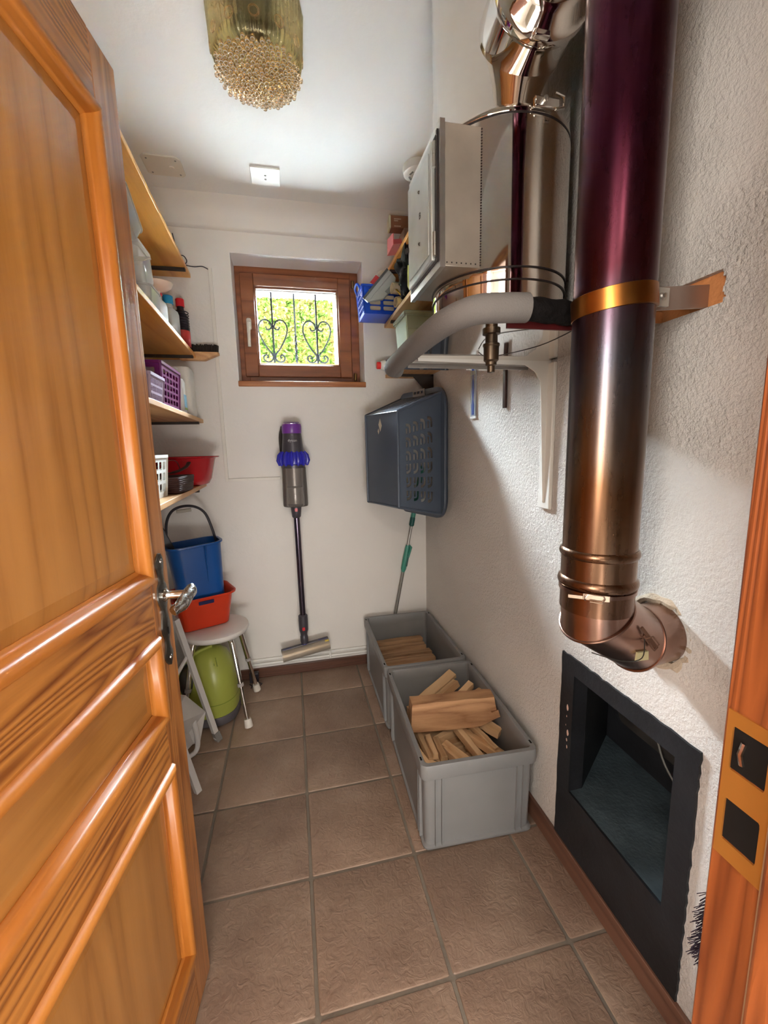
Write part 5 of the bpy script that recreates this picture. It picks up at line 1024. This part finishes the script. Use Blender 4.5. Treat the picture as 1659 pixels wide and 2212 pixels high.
# rim: flat flange ring with rolled outer edge
n0 = dn_; out2 = rr2(0, 0, 1, 1, 0.16, 6); hol = [rr2(0.075, 0.040, 0.925, 0.960, 0.10, 5)]
obj('rim', MB().plate(out2, hol, [lp(W2, 0.022, 0.952), lp(0, 0.022, 0.952), lp(0, 0.022, 1.603), lp(W2, 0.022, 1.603)], 0.004), P_lb, lb, smooth=0)
rimp = [(lp(W2*(1-u_), 0.014, 0.952+0.651*v_)) for u_, v_ in rr2(0, 0, 1, 1, 0.16, 8)]
mb = MB(); n = len(rimp); mb.add([p+dn_*0.010 for p in rimp]+[p-dn_*0.012 for p in rimp], [(i, (i+1) % n, (i+1) % n+n, i+n) for i in range(n)])
o = obj('rim_skirt', mb, P_lb, lb); md = o.modifiers.new('t', 'SOLIDIFY'); md.thickness = 0.004
obj('rim_clip', MB().plate(UNIT, [rr2(0.08+0.30*k, 0.62, 0.30+0.30*k, 0.86, 0.03, 2) for k in range(3)], [lp(0.245, 0.030, 1.548), lp(0.150, 0.030, 1.548), lp(0.150, 0.030, 1.606), lp(0.245, 0.030, 1.606)], 0.006), plain('taupe_clip', (0.30, 0.27, 0.23), 0.5), lb, smooth=0, label='taupe handle clip with three slots')
obj('clip_ledge', MB().add([lp(0.255, d, z) for d, z in ((0.024, 1.545), (0.050, 1.545), (0.050, 1.562), (0.024, 1.562))]+[lp(0.150, d, z) for d, z in ((0.024, 1.545), (0.050, 1.545), (0.050, 1.562), (0.024, 1.562))], [(0, 1, 2, 3), (7, 6, 5, 4), (0, 4, 5, 1), (1, 5, 6, 2), (2, 6, 7, 3), (3, 7, 4, 0)]), plain('taupe_clip', (0.30, 0.27, 0.23), 0.5), lb, smooth=0)
stk = MB(); 
for (u_, z, s_) in ((0.205, 1.425, 0.026), (0.222, 1.395, 0.012)):
    q = [lp(u_+a*s_, DB+0.0022, z+b*s_*1.25) for a, b in ((0, -1), (-0.62, -0.1), (0, 1), (0.62, 0.1))]; stk.add(q, [(0, 1, 2, 3)])
obj('sticker', stk, plain('pale_sticker', (0.62, 0.56, 0.44), 0.5), lb, smooth=0, label='pale diamond sticker')

# ------------------------------------------------------------------ crates
def crate(label, x, y, rz):
    t = thing('storage_crate', label, 'crate', (x, y, 0.0), math.radians(rz), 'grey storage crates by the right wall')
    hx_, hy_, H_ = 0.200, 0.300, 0.320
    sh = MB().loft([(hx_-0.026, hy_-0.026, 0.003, 0.012), (hx_-0.012, hy_-0.012, 0.003, 0.016), (hx_-0.008, hy_-0.008, 0.010, 0.018), (hx_-0.008, hy_-0.008, 0.016, 0.018), (hx_-0.016, hy_-0.016, 0.020, 0.018), (hx_-0.0125, hy_-0.0125, H_-0.050, 0.020),
                   (hx_-0.0125, hy_-0.0125, H_-0.012, 0.020), (hx_-0.0175, hy_-0.0175, H_-0.004, 0.018), (hx_-0.019, hy_-0.019, 0.012, 0.016)], cs=6)
    obj('body', sh, M_crate, t, smooth=40)
    rm = MB().loft([(hx_-0.013, hy_-0.013, H_-0.050, 0.020), (hx_-0.001, hy_-0.001, H_-0.050, 0.022), (hx_, hy_, H_-0.046, 0.022), (hx_, hy_, H_-0.004, 0.022), (hx_-0.002, hy_-0.002, H_, 0.021), (hx_-0.016, hy_-0.016, H_, 0.014), (hx_-0.018, hy_-0.018, H_-0.003, 0.013), (hx_-0.018, hy_-0.018, H_-0.05, 0.013), (hx_-0.013, hy_-0.013, H_-0.050, 0.020)], cs=6, cap0=False, cap1=False)
    obj('rim', rm, M_crate, t, smooth=40)
    for sx in (-1, 1):
        for sy in (-1, 1):
            obj('rim_slot', MB().box((sx*(hx_-0.0085)-0.003, sy*(hy_-0.040)-0.008, H_-0.0004), (sx*(hx_-0.0085)+0.003, sy*(hy_-0.040)+0.008, H_+0.0003)), M_hole_shade, t, smooth=0)
    for sy in (-1, 1):
        for x_ in (-0.130, -0.152, 0.130, 0.152): obj('rib', MB().box((x_-0.0012, sy*(hy_-0.0105)-0.0055, 0.018), (x_+0.0012, sy*(hy_-0.0105)+0.0055, H_-0.050)), M_crate, t)
    for sx in (-1, 1):
        for y_ in (-0.225, -0.245, 0.225, 0.245): obj('rib', MB().box((sx*(hx_-0.0105)-0.0055, y_-0.0012, 0.018), (sx*(hx_-0.0105)+0.0055, y_+0.0012, H_-0.050)), M_crate, t)
    return t
c1x, c1y, c1r = 0.557, 1.410, -2.3
crate('grey plastic crate full of kindling, nearer the doorway', c1x, c1y, c1r)
crate('grey plastic crate with a few flat logs, behind against the back wall', 0.565, 2.026, -0.6)
def stick(name, label, cat, c, ln, wd, ht_, rot, mat, seed, group=None, jit=0.0016, cut=0.0):
    rnd = random.Random(seed); b = MB(); n_ = 5
    for k in range(n_+1):
        x = -ln/2+ln*k/n_; s1 = 1+rnd.uniform(-.10, .10); s2 = 1+rnd.uniform(-.10, .10)
        o1 = rnd.uniform(-.03, .03)*wd; cutx = cut*wd if k in (0, n_) else 0
        vs = [(x+cutx, -wd/2*s1, -ht_/2), (x, wd/2*s2, -ht_/2*0.9), (x-cutx, wd/2*s1*0.85, ht_/2*s2), (x, -wd/2*s2*0.8+o1, ht_/2*s1)]
        b.v += [Vector(v) for v in vs]
    for k in range(n_): b.f += [(4*k+j, 4*k+(j+1) % 4, 4*k+4+(j+1) % 4, 4*k+4+j) for j in range(4)]
    b.f += [(3, 2, 1, 0), (4*n_, 4*n_+1, 4*n_+2, 4*n_+3)]; b.jitter(jit, 40, seed)
    o = obj(name, b, mat, label=label, cat=cat, group=group, smooth=20, bevel=0.0012, loc=c, rot=tuple(math.radians(r) for r in rot)); return o
ca, sa = math.cos(math.radians(c1r)), math.sin(math.radians(c1r))
def cl1(x, y, z): return (c1x+ca*x-sa*y, c1y+sa*x+ca*y, z)
KL = 'pale split kindling stick in the heap inside the nearer grey crate'; KG = 'kindling in the nearer crate'
for k in range(8):   # lower layers that carry the heap
    stick('kindling_stick', KL, 'kindling', cl1(-0.135+k*0.038, 0.02*(-1)**k-0.02, 0.035), 0.48, 0.033, 0.040, (0, 0, 90), M_kind, 100+k, KG)
for k in range(12):
    stick('kindling_stick', KL, 'kindling', cl1(0.01*(-1)**k, -0.245+k*0.044, 0.080), 0.30, 0.036, 0.036, (0, 0, 2), M_kind, 120+k, KG)
for k in range(8):
    stick('kindling_stick', KL, 'kindling', cl1(-0.135+k*0.038, 0.03*(-1)**k-0.02, 0.122), 0.44, 0.034, 0.040, (0, 0, 92), M_kind, 140+k, KG)
for k in range(9):
    stick('kindling_stick', KL, 'kindling', cl1(0.01*(-1)**k, -0.225+k*0.058, 0.156), 0.27, 0.034, 0.036, (0, 0, 8), M_kind, 160+k, KG)
top = [  # x, y, z, length, width, height, (rx, ry, rz)
 (-0.155, -0.08, 0.235, 0.24, 0.018, 0.018, (0, 3, 98)), (-0.128, -0.05, 0.225, 0.20, 0.020, 0.018, (10, 4, 95)), (-0.135, -0.20, 0.222, 0.105, 0.022, 0.024, (0, 10, 85)),
 (-0.105, -0.09, 0.238, 0.12, 0.023, 0.024, (0, 6, 88)), (-0.078, -0.105, 0.240, 0.13, 0.027, 0.026, (0, 8, 90)), (-0.040, -0.110, 0.244, 0.15, 0.036, 0.028, (0, 8, 94)),
 (-0.085, -0.185, 0.205, 0.16, 0.034, 0.030, (0, 8, -28)), (-0.045, -0.190, 0.222, 0.17, 0.016, 0.018, (20, 6, -48)), (0.000, -0.150, 0.230, 0.19, 0.034, 0.024, (10, 8, -66)),
 (0.035, -0.110, 0.236, 0.17, 0.026, 0.026, (0, 8, -72)), (0.060, -0.150, 0.222, 0.17, 0.026, 0.026, (0, 6, -80)), (0.080, -0.100, 0.238, 0.16, 0.030, 0.022, (-8, 8, -62)),
 (0.098, -0.080, 0.240, 0.15, 0.024, 0.024, (0, 8, -66)), (0.118, -0.095, 0.232, 0.18, 0.034, 0.030, (0, 10, -60)), (0.140, -0.03, 0.242, 0.11, 0.034, 0.034, (0, 10, -58)),
 (0.075, -0.215, 0.215, 0.13, 0.026, 0.024, (0, -8, 32)), (0.012, -0.215, 0.208, 0.12, 0.030, 0.026, (0, 4, -40)), (-0.075, -0.245, 0.190, 0.09, 0.018, 0.018, (0, 0, 12)),
 (0.03, 0.02, 0.225, 0.22, 0.030, 0.030, (0, 0, 30)), (-0.03, 0.05, 0.225, 0.22, 0.030, 0.030, (0, 0, 12)), (-0.105, 0.10, 0.225, 0.11, 0.028, 0.024, (0, 0, 8)),
]
TL = {0: 'long thin stick standing along the left wall of the nearer crate', 4: 'pale stick end poking out below the left half of the big log', 5: 'wide pale stick end directly below the middle of the big log',
 6: 'wedge-shaped stick lying crosswise near the front left of the nearer crate', 7: 'thin dark-tipped stick crossing the wedge at the front of the nearer crate', 8: 'broad stick slanting to the front rim of the nearer crate', 10: 'narrow stick pointing straight at the front rim of the nearer crate',
 13: 'thick rounded stick at the front right of the nearer crate', 14: 'blunt square stick at the right end of the big log', 15: 'short stick lying crosswise at the front right rim of the nearer crate', 17: 'smallest stick at the front left corner of the nearer crate'}
for k, (x, y, z, l, w_, h, r_) in enumerate(top):
    stick('kindling_stick', TL.get(k, KL), 'kindling', cl1(x, y, z-0.030+0.016*math.sin(k*2.3)), l, w_, h, (r_[0], r_[1], r_[2]+7*math.sin(k*4.1)), M_kind, 200+k, KG)
for k, (x, y, z, l, w_, h, r_, lb_) in enumerate([
 (-0.015, 0.185, 0.265, 0.26, 0.048, 0.018, (18, -14, 27), 'longest split stick slanting up at the rear of the nearer crate'),
 (0.000, 0.140, 0.258, 0.22, 0.036, 0.026, (-14, -12, 27), 'second slanting stick behind the big log'),
 (0.075, 0.120, 0.258, 0.20, 0.032, 0.026, (8, -10, 33), 'slanting stick with a flared end behind the big log'),
 (0.095, 0.080, 0.252, 0.21, 0.036, 0.026, (-8, -8, 27), 'slanting stick nearest the right wall, behind the big log'),
 (0.025, 0.070, 0.262, 0.10, 0.020, 0.016, (0, 0, 118), 'short stick crossing the slanting ones behind the big log')]):
    stick('kindling_stick', lb_, 'kindling', cl1(x, y, z), l, w_, h, r_, M_kind, 300+k, KG)
# big split log
def log(name, label, c, ln, prof, rot, mat, seed, cat='log', group=None, end=(0, 0, 0, 0)):
    rnd = random.Random(seed); b = MB(); n_ = 14; m_ = len(prof)
    # resample the outline finely
    P_ = []
    for i in range(m_):
        a = Vector((*prof[i], 0)); q = Vector((*prof[(i+1) % m_], 0))
        for k in range(4): P_.append(a.lerp(q, k/4))
    for k in range(n_+1):
        t_ = k/n_; x = -ln/2+ln*t_; s_ = 1-0.05*abs(2*t_-1)**4
        for p in P_:
            sh = end[0]*max(0, t_-0.75)/0.25*(p.y < 0)
            b.v.append(Vector((x+end[1]*p.y*(1 if t_ > .5 else -1)*abs(2*t_-1), p.x*s_, p.y*s_+sh)))
    L2 = len(P_)
    for k in range(n_): b.f += [(L2*k+j, L2*k+(j+1) % L2, L2*(k+1)+(j+1) % L2, L2*(k+1)+j) for j in range(L2)]
    b.f += [tuple(range(L2-1, -1, -1)), tuple(range(L2*n_, L2*(n_+1)))]
    b.jitter(0.0045, 13, seed); b.jitter(0.0015, 60, seed)
    return obj(name, b, mat, label=label, cat=cat, group=group, smooth=30, loc=c, rot=tuple(math.radians(r) for r in rot))
log('split_log', 'big split log lying across the kindling in the nearer crate', (0.560, 1.400, 0.302), 0.335, [(-0.055, -0.047), (0.030, -0.050), (0.045, 0.040), (-0.018, 0.052)], (6, -1, -7), M_log, 11, end=(0.035, -0.12))
for k in range(6):
    log('flat_log', 'flat log in the bottom layer of the rear crate', (0.556+0.004*(-1)**k, 1.805+k*0.088, 0.072), 0.310, [(-0.038, -0.050), (0.038, -0.050), (0.036, 0.044), (-0.036, 0.046)], (0, 0, 0), M_oldlog, 30+k, group='flat logs in the rear crate')
for k, (y, w_, h, lab) in enumerate([(1.955, 0.068, 0.050, 'pale flat log nearest the front of the rear crate'), (2.030, 0.066, 0.066, 'second flat log from the front in the rear crate'), (2.103, 0.066, 0.060, 'third flat log from the front in the rear crate'), (2.175, 0.064, 0.068, 'fourth flat log from the front in the rear crate'), (2.247, 0.062, 0.074, 'weathered flat log farthest back in the rear crate')]):
    log('flat_log', lab, (0.555-0.006*(k % 2), y, 0.123+h/2), 0.320-0.006*k, [(-w_/2, -h/2), (w_/2, -h/2), (w_/2-0.004, h/2-0.006), (-w_/2+0.006, h/2)], (0, 0, 0.6*(-1)**k), M_oldlog if k else M_log, 40+k, group='flat logs in the rear crate')

# ------------------------------------------------------------------ stool, buckets, canister vacuum, step stool
SX, SY = -0.413, 2.098
so = thing('stool', 'round white shower stool with shiny metal legs, in the back left corner', 'stool', (SX, SY, 0))
obj('seat', MB().lathe([(0.130, 0.424), (0.150, 0.430), (0.158, 0.444), (0.155, 0.456), (0.140, 0.463), (0.001, 0.460)], 56), plain('seat_white', (0.72, 0.69, 0.66), 0.45), so, smooth=50)
for bx_, by_ in ((0.144, -0.176), (0.159, 0.137), (-0.150, 0.150), (-0.150, -0.165)):
    tp = Vector((bx_*0.50, by_*0.50, 0.424)); bt = Vector((bx_, by_, 0.006)); kn = Vector((bx_*0.62, by_*0.62, 0.395))
    lg = obj('leg', MB().tube([tp, tp.lerp(kn, .5)+Vector((bx_*.02, by_*.02, 0.006)), kn, kn.lerp(bt, 0.48)], 0.0125, 14), M_chrome, so)
    obj('leg_insert', MB().tube([kn.lerp(bt, 0.42), bt], 0.0100, 14), M_chrome, lg)
    obj('ferrule', MB().tube([kn.lerp(bt, 0.46), kn.lerp(bt, 0.50)], 0.0150, 14), plain('grey_plastic', (0.38, 0.36, 0.35), 0.4), lg)
    obj('rubber_foot', MB().tube([kn.lerp(bt, 0.90), kn.lerp(bt, 0.93), bt], [0.016, 0.018, 0.0195], 14), plain('foot_cream', (0.66, 0.62, 0.56), 0.5), lg)
P_or = plain('orange_red_plastic', (0.62, 0.045, 0.012), 0.32)
ob = thing('orange_bucket', 'orange-red oblong bucket standing on the white stool', 'bucket', (-0.478, 2.150, 0.464), math.radians(24))
obj('body', MB().loft([(0.105, 0.080, 0.0, 0.03), (0.110, 0.085, 0.004, 0.035), (0.134, 0.106, 0.150, 0.045), (0.138, 0.110, 0.156, 0.048), (0.150, 0.120, 0.158, 0.055), (0.151, 0.121, 0.166, 0.055), (0.148, 0.118, 0.167, 0.052), (0.132, 0.103, 0.158, 0.045), (0.127, 0.099, 0.145, 0.042), (0.104, 0.079, 0.008, 0.03)], cs=8), P_or, ob, smooth=50)
obj('handle_slot', MB().plate(rr2(0, 0, 1, 1, 0.1, 2), [], [(-0.035, -0.1045, 0.128), (0.035, -0.1045, 0.128), (0.035, -0.1070, 0.146), (-0.035, -0.1070, 0.146)], 0.0035), plain('navy_slot', (0.01, 0.012, 0.08), 0.4), ob, smooth=0, label='dark blue grip slot')
P_bb = plain('blue_bucket_plastic', (0.006, 0.075, 0.30), 0.3)
bb = thing('blue_bucket', 'blue mop bucket tilted inside the orange bucket', 'bucket', (-0.470, 2.146, 0.492), rot=(math.radians(-1), math.radians(-3), math.radians(22)))
obj('body', MB().loft([(0.090, 0.068, 0.0, 0.035), (0.096, 0.074, 0.004, 0.04), (0.118, 0.090, 0.360, 0.055), (0.120, 0.092, 0.378, 0.056), (0.128, 0.100, 0.381, 0.06), (0.128, 0.100, 0.388, 0.06), (0.117, 0.089, 0.388, 0.055), (0.114, 0.086, 0.350, 0.052), (0.088, 0.066, 0.010, 0.035)], cs=8), P_bb, bb, smooth=50)
obj('spout_rib', MB().tube([(0.03, -0.0845, 0.20), (0.035, -0.093, 0.382)], [0.001, 0.012], 10, sq=0.5), P_bb, bb)
tri_ = MB()
for p, q in (((-0.075, 0.075), (-0.075, 0.145)), ((-0.075, 0.145), (-0.038, 0.062)), ((-0.038, 0.062), (-0.075, 0.075)), ((-0.068, 0.085), (-0.052, 0.078)), ((-0.068, 0.098), (-0.056, 0.092))):
    tri_.tube([(p[0], -0.0785-p[1]*0.045, p[1]), (q[0], -0.0785-q[1]*0.045, q[1])], 0.0012, 6)
obj('warning_symbol', tri_, plain('faint_grey', (0.16, 0.24, 0.36), 0.5), bb, smooth=0, label='faint embossed warning triangle')
P_bk = plain('black_handle', (0.025, 0.022, 0.030), 0.35)
hd2 = obj('handle', MB().tube(smoothpath([(0.116, 0.03, 0.345), (0.104, 0.03, 0.43), (0.082, 0.03, 0.515), (0.040, 0.03, 0.556), (-0.02, 0.03, 0.566), (-0.070, 0.03, 0.545), (-0.10, 0.03, 0.48), (-0.112, 0.03, 0.345)], 7), 0.0065, 10), P_bk, bb)
obj('handle_grip', MB().tube([(-0.045, 0.03, 0.545), (0.020, 0.03, 0.545)], 0.009, 10), plain('grip_cream', (0.45, 0.42, 0.36), 0.5), hd2)
obj('wringer_lever', MB().box((-0.017, -0.012, 0), (0.017, 0.012, 0.40), T(-0.052, 0.02, 0.22) @ Ry(-17)), P_bk, bb, bevel=0.004)
P_gr = plain('lime_green_plastic', (0.36, 0.40, 0.075), 0.3)
gv = thing('canister_vacuum', 'lime green canister vacuum standing on end under the stool', 'vacuum cleaner', (-0.452, 2.075, 0.0), math.radians(-8))
obj('shell', MB().loft([(0.122, 0.118, 0.050, 0.10), (0.126, 0.122, 0.12, 0.10), (0.123, 0.118, 0.20, 0.10), (0.112, 0.108, 0.27, 0.095), (0.088, 0.085, 0.330, 0.08), (0.055, 0.05, 0.362, 0.05), (0.02, 0.018, 0.372, 0.018)], cs=9), P_gr, gv, smooth=50)
obj('base_bumper', MB().loft([(0.112, 0.108, 0.002, 0.09), (0.124, 0.120, 0.010, 0.10), (0.127, 0.123, 0.045, 0.10), (0.124, 0.120, 0.052, 0.10)], cs=9), plain('bumper_grey', (0.10, 0.09, 0.10), 0.5), gv, smooth=50)
obj('seam_line', MB().loft([(0.1265, 0.1225, 0.118, 0.10), (0.1268, 0.1228, 0.120, 0.10), (0.1265, 0.1225, 0.122, 0.10)], cs=9, cap0=False, cap1=False), plain('dark_lime', (0.18, 0.24, 0.03), 0.5), gv)
obj('cavity_shade', MB().sphere((-0.075, -0.060, 0.225), 0.072, 24, 14, (0.8, 0.85, 1.2)), plain('cavity_shade_dark', (0.035, 0.03, 0.025), 0.4), gv)  # dark bulge stands in for the shaded opening behind the carry handle
obj('carry_handle', MB().tube(smoothpath([(-0.100, -0.092, 0.170), (-0.118, -0.108, 0.255), (-0.090, -0.088, 0.325), (-0.035, -0.045, 0.362), (0.02, -0.01, 0.372)], 6), 0.014, 12, sq=0.7), P_gr, gv)
mb = MB()
for k in range(5): mb.tube([(0.005+k*0.012, -0.055-k*0.002, 0.353-k*0.004), (0.010+k*0.014, -0.085, 0.322-k*0.005)], 0.0018, 6)
obj('vent_ribs', mb, plain('dark_lime', (0.18, 0.24, 0.03), 0.5), gv)
obj('power_plug', MB().cbox((0, 0, 0.03), (0.05, 0.035, 0.055)).jitter(0.003, 30), P_bk, label='black plug adapter on the floor behind the stool leg', cat='plug', loc=(-0.275, 2.325, 0.004), bevel=0.004)
obj('coiled_wire', MB().tube(smoothpath([(-0.30, 2.30, 0.006), (-0.262, 2.262, 0.004), (-0.232, 2.272, 0.016), (-0.240, 2.300, 0.005), (-0.272, 2.295, 0.018), (-0.29, 2.26, 0.004)], 6), 0.0026, 8), P_bk, label='short black cord coiled on the floor behind the stool leg', cat='wire')
# folded white step stool leaning at the left, mostly behind the door
P_st = plain('white_painted_steel', (0.62, 0.60, 0.58), 0.4)
ss = thing('step_stool', 'folded white metal step stool leaning beside the door edge', 'step stool', (-0.47, 1.78, 0.0))
SO = Vector((-0.47, 1.78, 0.0)); sv = lambda *p: Vector(p)-SO
l1 = obj('leg', MB().tube([sv(-0.404, 1.865, 0.012), sv(-0.520, 1.845, 0.610)], 0.0155, 4), P_st, ss, smooth=0)
obj('leg_foot', MB().tube([sv(-0.398, 1.866, 0.001), sv(-0.409, 1.864, 0.045)], 0.0185, 4), plain('rubber_foot_grey', (0.20, 0.19, 0.18), 0.6), l1, smooth=0)
obj('leg', MB().tube([sv(-0.425, 1.56, 0.012), sv(-0.535, 1.54, 0.610)], 0.0155, 4), P_st, ss, smooth=0)
obj('leg', MB().tube(smoothpath([sv(-0.478, 1.800, 0.16), sv(-0.470, 1.800, 0.07), sv(-0.480, 1.790, 0.018), sv(-0.52, 1.74, 0.012), sv(-0.52, 1.60, 0.012)], 5), 0.0105, 10), P_st, ss)
obj('step_plate', MB().add([sv(-0.505, 1.815, 0.275), sv(-0.436, 1.840, 0.168), sv(-0.470, 1.835, 0.028), sv(-0.56, 1.79, 0.04), sv(-0.57, 1.56, 0.05), sv(-0.515, 1.58, 0.285)]+[sv(x-0.02, y, z+0.006) for x, y, z in ((-0.505, 1.815, 0.275), (-0.436, 1.840, 0.168), (-0.470, 1.835, 0.028), (-0.56, 1.79, 0.04), (-0.57, 1.56, 0.05), (-0.515, 1.58, 0.285))],
    [(0, 1, 2, 3, 4, 5), (11, 10, 9, 8, 7, 6)]+[(i, (i+1) % 6, (i+1) % 6+6, i+6) for i in range(6)]), P_st, ss, smooth=0)
obj('brace', MB().tube([sv(-0.487, 1.850, 0.440), sv(-0.530, 1.800, 0.375)], 0.008, 8), P_st, ss)
